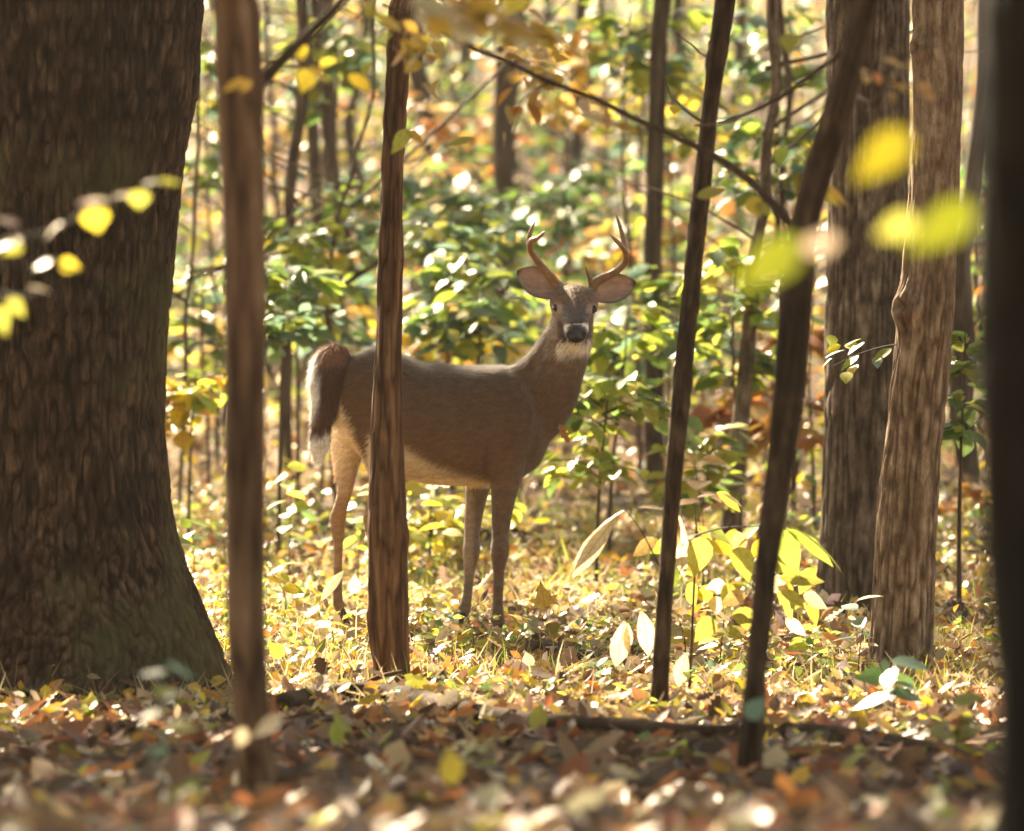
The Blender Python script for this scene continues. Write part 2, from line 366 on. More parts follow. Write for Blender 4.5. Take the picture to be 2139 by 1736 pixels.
o = N('ShaderNodeOutputMaterial'); L(p.outputs[0], o.inputs[0])
ground = link('ground', npmesh('ground', v, f, gm)); tag(ground, kind='structure')

# ------------------------------------------------------------------ air
HAZE = .0003
if HAZE:
    b = np.array([(x, y, z) for x in (-206, 206) for y in (-36, 386) for z in (-1.3, 40)], float)
    hf = np.array([(0, 1, 3, 2), (4, 6, 7, 5), (0, 4, 5, 1), (2, 3, 7, 6), (0, 2, 6, 4), (1, 5, 7, 3)])
    hm, t, N, L = newmat('sunlit_air'); pv = N('ShaderNodeVolumePrincipled'); pv.inputs['Color'].default_value = (1, .97, .9, 1); pv.inputs['Density'].default_value = HAZE; pv.inputs['Anisotropy'].default_value = .3
    o = N('ShaderNodeOutputMaterial'); L(pv.outputs[0], o.inputs['Volume'])
    tag(link('haze', npmesh('haze', b, hf, hm, smooth=False)), kind='stuff')
    cy.volume_bounces = 0
# ------------------------------------------------------------------ trees
def trunk(root, rows, d, up=4.0, nseg=64, nvis=160, furrow=0.0, fh=25, fv=3.0, lump=.03, mat=BARK_OAK, taper=.06, name='trunk', fade=None, lumps=(), wob=0):
    """rows: (row, left edge, right edge) in the picture, at distance d"""
    rows = sorted(rows)
    cen = [P((l + r) / 2, y, d) for y, l, r in rows]; rad = [(r - l) / 2 * d / F for y, l, r in rows]
    z = np.array([c.z for c in cen])[::-1]; x = np.array([c.x for c in cen])[::-1]; rr = np.array(rad)[::-1]
    zg = GZ(x[0], d) - .25
    zz = np.concatenate([[zg], z, [z[-1] + up]]) if z[0] > zg + .02 else np.concatenate([z, [z[-1] + up]])
    sl = (x[-1] - x[-2]) / max(z[-1] - z[-2], .05); sl = max(-.12, min(.12, sl))
    xx = np.concatenate([[x[0]], x, [x[-1] + sl * up]]) if len(zz) == len(z) + 2 else np.concatenate([x, [x[-1] + sl * up]])
    r2 = np.concatenate([[rr[0] * 1.05], rr, [max(rr[-1] * (1 - taper * up), .012)]]) if len(zz) == len(z) + 2 else np.concatenate([rr, [max(rr[-1] * (1 - taper * up), .012)]])
    hs = np.concatenate([np.linspace(zz[0], z[-1], nvis), np.linspace(z[-1], zz[-1], 24)[1:]])
    k = np.ones(9) / 9
    sm = lambda a: np.convolve(np.pad(a, 4, 'edge'), k, 'valid')
    cx, cr = sm(np.interp(hs, zz, xx)), sm(np.interp(hs, zz, r2))
    if wob: cx = cx + wob * (vnoise(hs * 1.5, d * 3.1, cx[0] * 7) - .5) * 2 + wob * .5 * (vnoise(hs * 4, d * 3.1, cx[0] * 7) - .5)
    th = np.linspace(0, 2 * math.pi, nseg, endpoint=False); co, si = np.cos(th), np.sin(th)
    H = hs[:, None]; RR = cr[:, None]
    Rd = RR * (1 + lump * 2 * (vnoise(co * 1.3 + d, si * 1.3, H * 2.0) - .5) + lump * (vnoise(co * 3 + d * 3, si * 3, H * 6) - .5))
    if furrow:
        wx = .15 * (vnoise(co * 4, si * 4, H * 5) - .5)
        n = vnoise(RR * co * fh + wx * 2 + 50, RR * si * fh + 50, H * fv + 3 * wx); n2 = vnoise(RR * co * fh * 2 + 9, RR * si * fh * 2, H * fv * 2.4)
        g = np.clip(np.abs(n - .5) * 4, 0, 1) * .75 + n2 * .4
        fd = 1 if fade is None else np.interp(H, fade[0], fade[1])
        Rd = Rd + furrow * (g - .6) * fd
        k_ = np.clip(.28 + g * 1.05, .2, 1.45) * fd + (1 - fd)
        k_ = k_ * (.72 + .56 * vnoise(co * 2.2 + 5 * d, si * 2.2, H * 1.7)) * (.85 + .3 * vnoise(co * 7, si * 7, H * 7 + d)); tone = np.stack([k_, k_ ** 1.1, k_ ** 1.18], -1)
    else: tone = np.ones(Rd.shape + (3,))
    for (lz, lth, lr, lamp) in lumps:
        dth = (th[None] - lth + math.pi) % (2 * math.pi) - math.pi
        dd = np.sqrt((dth * RR) ** 2 + (H - lz) ** 2) / lr
        Rd = Rd + lamp * np.exp(-dd ** 2) - lamp * 1.1 * np.exp(-(dd / .35) ** 2)
    V = np.stack([cx[:, None] + Rd * co, d + Rd * si, H + 0 * Rd], -1).reshape(-1, 3)
    nr = len(hs); i = np.arange(nr - 1)[:, None] * nseg; j = np.arange(nseg)[None]; j2 = (j + 1) % nseg
    f = np.stack([i + j, i + j2, i + nseg + j2, i + nseg + j], -1).reshape(-1, 4)
    o = part(name, V, f, mat, root, tone.reshape(-1, 3))
    return o, (float(cx[-1]), d, float(hs[-1]))
def tree(name, label, rows, d, group=None, cat='tree', **kw):
    y, l, r = sorted(rows)[-1]; b = P((l + r) / 2, y, d)
    root = thing(name, label, cat, (b.x, d, GZ(b.x, d)), group)
    o, top = trunk(root, rows, d, **kw)
    return root, top
def crown(root, c, rad, n, pal, size=.14, name='crown', gaps=()):
    """leaf clumps spread through the crown's volume"""
    nc = max(8, n // 90)
    u = RNG.normal(size=(nc, 3)); u /= np.linalg.norm(u, axis=1)[:, None]; cc = u * RNG.uniform(.25, 1, (nc, 1)) ** .5 * np.array(rad) + np.array(c)
    idx = RNG.integers(0, nc, n); pos = cc[idx] + RNG.normal(size=(n, 3)) * np.array([.55, .55, .22])
    for gx, gy, rx_, ry_ in gaps:                # openings the sun falls through
        k_ = (pos[:, 2] - .5) / SV.z; q = ((pos[:, 0] - SV.x * k_ - gx) / rx_) ** 2 + ((pos[:, 1] - SV.y * k_ - gy) / ry_) ** 2 > RNG.uniform(.6, 1.4, len(pos)); pos = pos[q]
    n = len(pos); dirs = RNG.normal(size=(n, 3)) * [1, 1, .35]; nr = RNG.normal(size=(n, 3)) * .45 + [0, 0, 1]
    return cloud(name, pos, dirs, nr, RNG.uniform(.7, 1.3, n) * size, 1.0, pick(pal, n), LEAFC, root)

AUT = dict(yellow=3, gold=2, yg=3, lime=2, green=2, orange=.6)
GRN = dict(green=3, lime=4, teal=4, yg=2, yellow=.5)

oak, top = tree('oak_tree', 'massive dark furrowed trunk with flared base filling the left edge',
    [(0, -130, 420), (200, -125, 408), (350, -118, 384), (500, -112, 367), (700, -108, 353), (900, -106, 346), (1000, -110, 350), (1100, -122, 364), (1200, -150, 395), (1300, -190, 438), (1370, -225, 470), (1450, -260, 500)],
    15.8, up=7, nseg=680, nvis=460, furrow=.013, fh=54, fv=14, mat=BARK_OAK, taper=.05)
beech, _ = tree('beech_tree', 'slim smooth brown trunk with a forked stub beside the huge left trunk',
    [(0, 443, 545), (170, 452, 547), (400, 464, 552), (700, 472, 556), (1000, 470, 554), (1300, 474, 554), (1480, 486, 560), (1600, 496, 574), (1660, 500, 586)],
    11.5, up=4, nseg=80, nvis=200, furrow=.0025, fh=40, fv=5, lump=.045, mat=BARK_BEECH, lumps=[(P(0, 700, 11.5).z, 4.4, .022, .004), (P(0, 1080, 11.5).z, 5.3, .02, .004), (P(0, 380, 11.5).z, 3.9, .02, .004), (P(0, 195, 11.5).z, -.5, .035, .008)])
striped, _ = tree('ironwood_tree', 'slim striped brown trunk standing in front of the deer',
    [(0, 810, 860), (200, 803, 851), (400, 795, 841), (550, 789, 842), (700, 786, 840), (850, 778, 842), (1000, 772, 845), (1100, 770, 850), (1200, 770, 853), (1300, 770, 855), (1420, 782, 858)],
    16.0, up=4, nseg=90, nvis=260, furrow=.005, fh=70, fv=8, lump=.06, mat=BARK_STRIPE, lumps=[(P(0, y_, 16).z, t_, .03, a_) for y_, t_, a_ in ((250, 4.2, .006), (545, 5.6, .008), (910, 3.9, .006), (1120, 5.9, .011), (1175, 4.6, .006), (1290, 3.5, .010))])
thin, _ = tree('maple_sapling', 'thin dark leaning sapling just right of the deer',
    [(-60, 1500, 1545), (40, 1487, 1532), (110, 1478, 1522), (200, 1469, 1503), (350, 1455, 1490), (500, 1436, 1475), (700, 1415, 1453), (850, 1400, 1440), (1050, 1385, 1420), (1250, 1372, 1406), (1400, 1362, 1399), (1490, 1358, 1398)],
    14.8, up=3, nseg=48, nvis=240, furrow=.003, fh=60, fv=12, lump=.08, mat=BARK_DARK, lumps=[(P(0, 125, 14.8).z, 3.3, .02, .009), (P(0, 640, 14.8).z, 5.4, .02, .006), (P(0, 1000, 14.8).z, 4.0, .02, .005)])
lean, _ = tree('leaning_tree', 'dark trunk bending up to the right between thin sapling and broad trunks',
    [(-40, 1800, 1845), (0, 1788, 1835), (150, 1745, 1800), (280, 1700, 1768), (350, 1680, 1742), (450, 1655, 1712), (560, 1638, 1702), (700, 1622, 1692), (850, 1610, 1678), (1000, 1597, 1655), (1150, 1582, 1630), (1300, 1568, 1612), (1450, 1552, 1598), (1600, 1540, 1592)],
    12.5, up=3, nseg=64, nvis=260, furrow=.006, fh=45, fv=4, lump=.07, mat=BARK_DARK, lumps=[(P(0, 700, 12.5).z, -1.3, .03, .004)])
knot, _ = tree('knotty_tree', 'grey brown trunk with a knot hole on its left edge and rough lower bark',
    [(0, 1905, 2012), (250, 1906, 2008), (400, 1900, 2006), (500, 1888, 2000), (600, 1880, 1994), (700, 1872, 1988), (800, 1862, 1978), (900, 1852, 1968), (1000, 1841, 1962), (1150, 1830, 1956), (1300, 1820, 1952), (1400, 1806, 1950)],
    16.6, up=6, nseg=200, nvis=300, furrow=.010, fh=62, fv=9, lump=.045, mat=BARK_TAN, fade=([.1, 1.0, 1.6], [1, 1, .45]),
    lumps=[(P(0, 640, 16.6).z, 3.85, .05, .05), (P(0, 100, 16.6).z, 3.8, .035, .03)])
broad, _ = tree('ash_tree', 'broad furrowed trunk standing behind the knotty trunk',
    [(0, 1728, 1900), (400, 1729, 1896), (700, 1726, 1893), (900, 1721, 1892), (1100, 1714, 1893), (1270, 1700, 1905)],
    19.2, up=6, nseg=240, nvis=220, furrow=.011, fh=50, fv=6.5, lump=.03, mat=BARK_GREY)
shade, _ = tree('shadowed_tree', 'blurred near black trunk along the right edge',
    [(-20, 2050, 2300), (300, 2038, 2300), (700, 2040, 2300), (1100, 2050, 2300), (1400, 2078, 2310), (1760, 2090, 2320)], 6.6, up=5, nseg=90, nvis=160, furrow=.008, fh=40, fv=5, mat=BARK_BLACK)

# background trunks: label, rows, distance
BT = [
 ('slender_tree', 'slender grey trunk curving up beside the smooth brown trunk', [(60, 622, 648), (200, 612, 640), (350, 597, 622), (500, 596, 620), (650, 590, 612), (800, 586, 608)], 26),
 ('slender_tree', 'straight greenish grey trunk left of a bent one above the rump', [(0, 640, 665), (250, 645, 672), (500, 645, 672), (720, 640, 664)], 30),
 ('slender_tree', 'bent grey trunk curving down to the right above the rump', [(100, 672, 698), (300, 680, 706), (400, 700, 730), (480, 722, 754), (600, 735, 765), (740, 745, 775)], 31),
 ('slender_tree', 'thin blackish trunk between the bent one and the striped trunk', [(120, 742, 760), (300, 730, 752), (420, 745, 768), (560, 735, 760), (730, 735, 760)], 34),
 ('slender_tree', 'short dark trunk rising straight from behind the tail', [(380, 680, 704), (560, 673, 702), (740, 665, 700)], 28),
 ('slender_tree', 'thin whip stem leaning right above the tail', [(380, 738, 746), (500, 720, 729), (620, 703, 713), (740, 690, 700)], 24),
 ('slender_tree', 'dark trunk leaning left behind the striped trunk', [(150, 862, 905), (300, 890, 930), (430, 925, 965), (600, 960, 1000)], 38),
 ('slender_tree', 'thick dark trunk behind the middle of the deer back', [(130, 1040, 1090), (350, 1034, 1078), (500, 1028, 1070), (640, 1016, 1056), (760, 1008, 1052)], 33),
 ('slender_tree', 'thin pale stem of a narrow fork left of the antlers', [(150, 930, 940), (300, 985, 998), (480, 1005, 1020), (640, 1020, 1034)], 40),
 ('slender_tree', 'thin dark stem close beside the left antler', [(250, 1072, 1088), (450, 1075, 1092), (700, 1072, 1090)], 36),
 ('slender_tree', 'short dark stem seen between the two antlers', [(330, 1185, 1212), (440, 1178, 1204), (600, 1175, 1205)], 36),
 ('slender_tree', 'thin dark stem leaning right above the antlers', [(80, 1238, 1252), (220, 1215, 1236), (340, 1195, 1220), (470, 1175, 1202)], 42),
 ('slender_tree', 'grey trunk running full height right of the thin dark sapling', [(0, 1590, 1614), (280, 1580, 1604), (500, 1565, 1590), (780, 1543, 1578), (1030, 1525, 1562), (1080, 1520, 1560)], 22),
 ('slender_tree', 'very thin stem half hidden behind the bending trunk', [(250, 1632, 1648), (480, 1640, 1652), (800, 1655, 1672), (1090, 1662, 1676)], 25),
 ('slender_tree', 'short broad stump like trunk behind the bright green leaves', [(860, 1338, 1378), (960, 1336, 1376), (1040, 1332, 1378)], 25),
 ('slender_tree', 'grey trunk at the top right of the antlers', [(0, 1402, 1428), (200, 1394, 1420), (420, 1382, 1408)], 46),
 ('slender_tree', 'blurred dark trunk between knotty trunk and right edge', [(500, 2010, 2052), (700, 1990, 2044), (900, 1982, 2036), (1100, 2000, 2040)], 26),
 ('slender_tree', 'thin dark stem leaning against the big left trunk outline', [(150, 560, 572), (330, 566, 580), (470, 575, 590), (700, 580, 594)], 36),
 ('slender_tree', 'slim stem rising in the gap beside the massive trunk', [(480, 392, 400), (620, 388, 396), (790, 384, 393)], 24),
 ('slender_tree', 'faint grey trunk high behind the thin sapling', [(0, 1528, 1556), (250, 1520, 1550), (500, 1516, 1546)], 48),
 ('slender_tree', 'faint trunk at the top left of the antlers', [(0, 1120, 1146), (200, 1128, 1154), (450, 1130, 1158)], 50),
 ('slender_tree', 'pale thin stem right of the right antler', [(200, 1340, 1352), (420, 1330, 1344), (640, 1318, 1334)], 38),
 ('slender_tree', 'dark stem above the back of the deer', [(0, 960, 984), (250, 965, 990), (480, 955, 982)], 52),
]
bgroots = []
for nm, lb, rows, d in BT:
    dd = d
    y, l, r_ = sorted(rows)[-1]
    bt, _ = tree(nm, lb, rows, dd, group='slender trees in the wood behind', up=3.0, nseg=20, nvis=60, furrow=.004 if d < 27 else 0, fh=40, fv=6, lump=.09, mat=BARK_FAR if d > 22 else BARK_GREY, taper=.04, wob=.085)
    cz = [P((l_ + q_) / 2, y_, dd) for y_, l_, q_ in rows]
    for q in range(random.randint(5, 8)):
        i_ = random.randrange(len(cz) - 1); t_ = random.random(); s0 = cz[i_].lerp(cz[i_ + 1], t_); sg = random.choice((-1, 1)); Lb = random.uniform(.5, 1.5)
        if s0.z < GZ(s0.x, dd) + .5: continue
        s1 = s0 + Vector((sg * Lb * .5, random.uniform(-.2, .3), Lb * random.uniform(.1, .5))); s2 = s1 + Vector((sg * Lb * random.uniform(.2, .6), random.uniform(-.2, .3), Lb * random.uniform(-.1, .7)))
        twig('branch', [s0, s1, s2], random.uniform(.005, .011), .002, bt, BARK_FAR, n=14, seg=5, noise=.2)
    bgroots.append((bt, rows, dd))
exec_late = []

# long limbs of the near trees
def pp(pts, d, dd=0): return [P(x, y, d + dd * i / max(1, len(pts) - 1)) for i, (x, y) in enumerate(pts)]
br = twig('branch', pp([(540, 175), (575, 140), (620, 95), (665, 50), (710, 5), (760, -50)], 11.5, .2), .016, .008, beech, BARK_DARK, n=30, seg=12)
br1 = twig('branch', pp([(1660, 480), (1600, 410), (1550, 365), (1480, 320), (1400, 280), (1330, 250), (1250, 210), (1150, 172), (1050, 125), (960, 88), (890, 50), (800, 10)], 12.6, 1.2), .013, .0035, lean, BARK_DARK, n=60, seg=9)
br2 = twig('branch', pp([(1755, 110), (1690, 160), (1640, 195), (1580, 228), (1500, 258), (1450, 262)], 12.6, 1.6), .009, .003, lean, BARK_DARK, n=30, seg=8)
br3 = twig('branch', pp([(1765, 190), (1830, 215), (1850, 155), (1900, 110), (1960, 90)], 12.6, -.6), .006, .002, lean, BARK_DARK, n=30)
tw1 = twig('branch', pp([(1478, 262), (1440, 236), (1405, 205), (1385, 165), (1362, 128)], 14.8, .4), .005, .0015, thin, BARK_DARK, n=24)
tw2 = twig('branch', pp([(1478, 118), (1460, 108), (1440, 90), (1405, 70)], 14.8, .4), .005, .0015, thin, BARK_DARK, n=18)
tw3 = twig('branch', pp([(1485, 100), (1482, 85)], 14.8), .009, .004, thin, BARK_DARK, n=5)

# ------------------------------------------------------------------ crowns (above the picture, they shade the floor)
SUNNY = ((1.0, 15.4, 1.1, 1.2), (-.65, 17.0, .4, 1.2), (.5, 16.2, .5, .7), (-1.2, 19, .5, 1.5), (-.9, 21.5, .8, 1.2), (.5, 21.5, .7, .8))
crown(oak, (-4.8, 20.6, 8.0), (5.2, 4.2, 1.9), 30000, AUT, .15, gaps=((-.05, 8.3, .5, .9), (.55, 9.3, .22, .5), (-.5, 9.8, .16, .4), (.1, 11.0, .3, .35)) + SUNNY)
for k, c, rd, n in [(0, (-4.6, 28.6, 8.6), (2.4, 2.4, 1.4), 1300), (1, (-5.6, 34.5, 8.8), (2.6, 2.4, 1.3), 900), (7, (-7.5, 44, 12), (5, 4, 2), 3000), (14, (-2.0, 33, 9.5), (3, 3, 1.6), 1400), (15, (-4, 58, 15), (7, 5, 2.5), 3600),
                    (20, (-11, 62, 17), (6, 5, 2.5), 3200), (22, (3, 50, 13), (5, 5, 2.5), 2600), (18, (-8.5, 55, 13), (5, 4, 2.5), 2400)]:
    crown(bgroots[k][0], c, rd, n, AUT, .18, gaps=SUNNY)
crown(knot, (-1.8, 26.5, 7.6), (2.2, 1.8, 1.2), 1300, AUT, .14)

# unseen leaves added to block skylight: overhead, behind the viewer and over the hill
def added_canopy():
    V = []
    for n, lo, hi in [(9000, (-22, -26, 7), (22, 11, 12)), (5000, (-20, -22, .5), (20, -12, 8)), (2600, (7, -12, 2), (16, 16, 9)), (2600, (-18, -12, 2), (-8, 13, 8)), (5200, (-38, 52, 13), (26, 104, 20)), (2600, (5, 10, 8), (20, 45, 13))]:
        lo, hi = np.array(lo), np.array(hi); k = n // 25; c_ = RNG.uniform(lo, hi, (k, 3)); V.append(c_[RNG.integers(0, k, n)] + RNG.normal(size=(n, 3)) * [.7, .7, .35])
    p_ = np.vstack(V); n = len(p_)
    return cloud('canopy', p_, RNG.normal(size=(n, 3)) * [1, 1, .4], RNG.normal(size=(n, 3)) * .5 + [0, 0, 1], RNG.uniform(.25, .45, n), 1.3, pick(dict(green=2, olive=2, gold=2, ochre=2, brown=2, rust=1), n), LEAFC)
tag(added_canopy(), 'unseen autumn canopy added around the wood to block skylight', 'canopy')

# ------------------------------------------------------------------ understorey
def bush(name, label, px, py, d, wpx, hpx, nleaf, pal, ll, cat='shrub', group=None, nb=8, shape='ovate', flat=.35, extra=0, lean_=0):
    """stem from the ground, arching branches, flat sprays of leaves; px,py = middle of the foliage"""
    c = P(px, py, d); W = wpx * d / F / 2; H = hpx * d / F / 2
    bx = c.x + lean_; g = GZ(bx, d)
    root = thing(name, label, cat, (bx, d, g), group)
    zt = c.z + H * .8
    st = [(bx, d, g - .05), (bx * .7 + c.x * .3, d + .05, g + (zt - g) * .35), (c.x, d, g + (zt - g) * .7), (c.x + W * .1, d, zt)]
    twig('stem', st, .007 + .0035 * (zt - g), .003, root, BARK_FAR, n=16)
    cols = pick(pal, nleaf); per = max(3, nleaf // nb); k = 0
    for b in range(nb):
        a = random.uniform(0, 2 * math.pi); z0 = c.z + random.uniform(-1, .75) * H
        s0 = Vector((c.x + (bx - c.x) * max(0, (zt - z0) / max(zt - g, .1)) , d, max(z0 - .12 * W, g + .05)))
        Lb = W * random.uniform(.65, 1.1)
        tip = s0 + Vector((math.cos(a) * Lb, math.sin(a) * Lb * .8, random.uniform(-.05, .3) * W))
        mid = (s0 + tip) / 2 + Vector((0, 0, .12 * W))
        bo = twig('branch', [s0, mid, tip], .0045, .0015, root, TWIG, n=8, seg=5, noise=0)
        dirb = (tip - s0).normalized()
        for q in range(per):
            if k >= nleaf: break
            t = random.uniform(.15, 1.08); pos = s0 * (1 - t) ** 2 + mid * 2 * t * (1 - t) + tip * t * t if t < 1 else tip
            pos = pos + Vector((random.gauss(0, .14 * W), random.gauss(0, .14 * W), random.gauss(0, .09 * W)))
            ang = random.choice((-1, 1)) * random.uniform(.4, 1.3)
            dr = Matrix.Rotation(ang, 3, 'Z') @ dirb; dr.z = random.gauss(-.15, .3)
            leaf(root, pos, dr, (random.gauss(0, flat), random.gauss(0, flat), 1), ll * random.uniform(.65, 1.3), random.uniform(.8, 1.1), cols[k], shape); k += 1
    return root
YEL = dict(yellow=4, gold=3, yg=2, ochre=2, orange=1); ORG = dict(orange=3, ochre=3, gold=2, pink=2, rust=1)
SG = 'leafy shrubs behind the deer'
BUSH = [
 ('green leaved shrub filling the gap beside the massive left trunk', 420, 660, 25, 200, 260, 90, GRN, .085, 8),
 ('teal green shrub right of the smooth brown trunk', 620, 560, 24, 200, 230, 110, GRN, .085, 9),
 ('shrub with deep green sprays just above the deer tail', 690, 660, 25, 200, 170, 90, dict(teal=3, green=3, deep=1, lime=1), .085, 8),
 ('pale topped shrub whose shiny leaves rise above the deer back', 930, 510, 24, 260, 180, 130, dict(teal=4, green=3, lime=2, yg=1), .09, 10),
 ('bushy green shrub between deer back and its neck', 1000, 630, 23, 230, 190, 120, GRN, .085, 10),
 ('low yellow shrub glowing above the middle of the deer back', 930, 700, 27, 220, 110, 80, dict(yellow=4, gold=3, yg=2, lime=1), .09, 7),
 ('bright green shrub under the right ear of the deer', 1300, 740, 22, 240, 220, 130, dict(lime=4, green=2, yg=3, teal=1), .085, 11),
 ('lime green shrub in front of the deer chest', 1260, 880, 20.5, 240, 200, 140, dict(lime=4, yg=3, green=3), .07, 11),
 ('dark green shrub above and between the antlers', 1190, 400, 30, 200, 170, 80, dict(deep=3, green=3, teal=2), .10, 8),
 ('yellow shrub behind the thin sapling at antler height', 1400, 520, 30, 220, 200, 80, dict(ochre=2, yellow=2, yg=2, orange=1), .10, 8),
 ('green leafed shrub between thin sapling and bending trunk', 1530, 640, 22, 190, 260, 110, dict(lime=3, yg=3, green=2, teal=1), .085, 9),
 ('golden orange shrub low behind the bending trunk', 1560, 830, 24, 180, 200, 70, ORG, .11, 7),
 ('orange leaved shrub between bending trunk and broad trunk', 1690, 800, 23, 110, 300, 60, ORG, .11, 7),
 ('light green shrub high between bending trunk and sapling', 1620, 260, 24, 220, 260, 100, GRN, .095, 9),
 ('yellow green bush at the top right of the antlers', 1400, 200, 28, 260, 220, 100, dict(lime=2, yg=3, yellow=2, teal=2), .10, 9),
 ('golden bush at the top above the antlers', 1180, 150, 30, 280, 200, 100, dict(gold=3, ochre=3, yellow=2, cream=1), .11, 9),
 ('pale green tall bush at the top beside the striped trunk', 700, 120, 27, 220, 200, 90, dict(lime=3, green=2, teal=2, yg=2), .10, 8),
 ('orange brown bush behind the striped trunk', 930, 300, 36, 280, 260, 90, dict(ochre=3, orange=2, gold=2, tan=2), .12, 9),
 ('green bush high in the gap beside the massive trunk', 430, 200, 28, 130, 360, 80, GRN, .10, 8),
 ('yellow bush low in the gap beside the massive trunk', 400, 840, 22, 180, 130, 90, dict(yellow=4, gold=3, lime=2, cream=1), .075, 8),
 ('orange bush in the dim wood left of the striped trunk', 610, 330, 38, 200, 260, 60, dict(ochre=3, orange=2, gold=1, teal=1), .12, 8),
 ('rusty low bush behind the deer antlers', 1200, 520, 36, 260, 140, 70, ORG, .11, 8),
 ('green and yellow bush right of the knotty trunk', 2010, 790, 19, 110, 220, 60, dict(lime=2, green=3, yg=2), .08, 7),
 ('rusty bush glimpsed low between knotty and blackest trunks', 2000, 1090, 24, 120, 200, 50, ORG, .10, 6),
 ('teal shrub seen between smooth brown trunk and the deer rump', 590, 640, 22, 160, 240, 90, dict(teal=4, green=2, lime=2), .085, 9),
 ('green shrub with pale lit leaves left of the antlers', 1010, 480, 26, 220, 150, 90, dict(teal=3, green=3, lime=2), .09, 9),
 ('green shrub arching behind the right antler', 1400, 640, 24, 220, 170, 90, dict(lime=3, green=3, teal=2), .085, 9),
 ('loose green bush at the top left of the thin sapling', 1300, 90, 26, 280, 160, 80, dict(lime=3, teal=2, green=2, yg=2), .095, 9),
 ('green bush in the top gap right of the thin sapling', 1640, 110, 26, 200, 200, 80, dict(teal=3, lime=3, green=2), .095, 9),
 ('mixed green bush behind the middle of the striped trunk', 800, 430, 27, 240, 200, 90, dict(teal=3, green=2, lime=2, orange=.6), .09, 9),
 ('low lime shrub behind the front legs', 900, 1060, 21.5, 300, 110, 70, dict(yellow=3, lime=3, yg=3, cream=1), .075, 8),
 ('low green shrub at the foot of the grey full height trunk', 1480, 960, 21.5, 220, 150, 70, dict(green=2, lime=2, yg=2, ochre=1), .085, 8),
]
for (lb, px, py, d, wp, hp, nl, pal, ll, nb) in BUSH:
    bush('leafy_shrub', lb, px, py, d, wp * 1.15, hp * 1.1, int(nl * 1.8), pal, ll * 1.32, group=SG, nb=int(nb * 1.4), lean_=random.uniform(-.1, .1))

# hanging sprays on the near trees
def spray(parent, pts, d, dd, n, pal, ll, r=.003, shape='ovate', nm='branch', flat=.4, jit=.03):
    q = pp(pts, d, dd); b = twig(nm, q, r, .001, parent, TWIG, n=14, seg=5, noise=0)
    cols = pick(pal, n); c = catmull([tuple(v) for v in q], 40)
    for i in range(n):
        k = int(random.uniform(.15, 1) * 39); pos = Vector(c[k]) + Vector([random.gauss(0, jit) for _ in range(3)])
        dr = Vector(c[min(k + 1, 39)] - c[max(k - 1, 0)]).normalized(); dr = Matrix.Rotation(random.choice((-1, 1)) * random.uniform(.4, 1.2), 3, 'Z') @ dr
        dr.z -= random.uniform(0, .5)
        leaf(b, pos, dr, (random.gauss(0, flat), random.gauss(0, flat) - .3, 1), ll * random.uniform(.7, 1.25), random.uniform(.85, 1.1), cols[i], shape)
    return b
GOLD = dict(yellow=3, gold=4, cream=2, ochre=2)
spray(lean, [(880, 45), (940, 30), (1010, 25), (1080, 50)], 12.3, -.6, 30, GOLD, .085)
spray(lean, [(820, -30), (900, 5), (980, 20), (1060, 45)], 9.6, .2, 26, dict(gold=3, cream=3, ochre=1), .075, jit=.02)
spray(lean, [(1000, 105), (1060, 60), (1120, 60), (1180, 90)], 12.8, .3, 26, GOLD, .08)
spray(lean, [(1060, 130), (1120, 130), (1190, 150)], 13.4, .3, 14, dict(cream=2, gold=2, ochre=1), .08)
spray(lean, [(900, 55), (870, 90), (880, 130), (930, 140)], 13.0, .3, 18, GOLD, .07)
spray(lean, [(1250, 210), (1270, 235), (1290, 250)], 13.3, 0, 4, dict(cream=3, tan=1, ochre=1), .085)
spray(lean, [(1150, 172), (1100, 200), (1070, 240)], 13.4, .2, 12, dict(ochre=2, orange=1, yg=1), .07)
spray(beech, [(700, 15), (760, 40), (820, 60), (860, 70)], 11.9, .4, 14, dict(gold=3, yg=2, yellow=2), .06)
spray(beech, [(600, 115), (640, 130), (700, 150)], 11.7, .3, 4, dict(yellow=3, gold=1), .065)
spray(knot, [(1800, 150), (1850, 170), (1900, 175), (1940, 195), (2000, 120)], 11.6, -.3, 9, dict(ochre=2, gold=2, orange=1), .05)
spray(knot, [(1870, 720), (1830, 728), (1780, 745), (1730, 770)], 16.3, -.3, 12, dict(lime=2, teal=2, yg=1, yellow=1), .06)
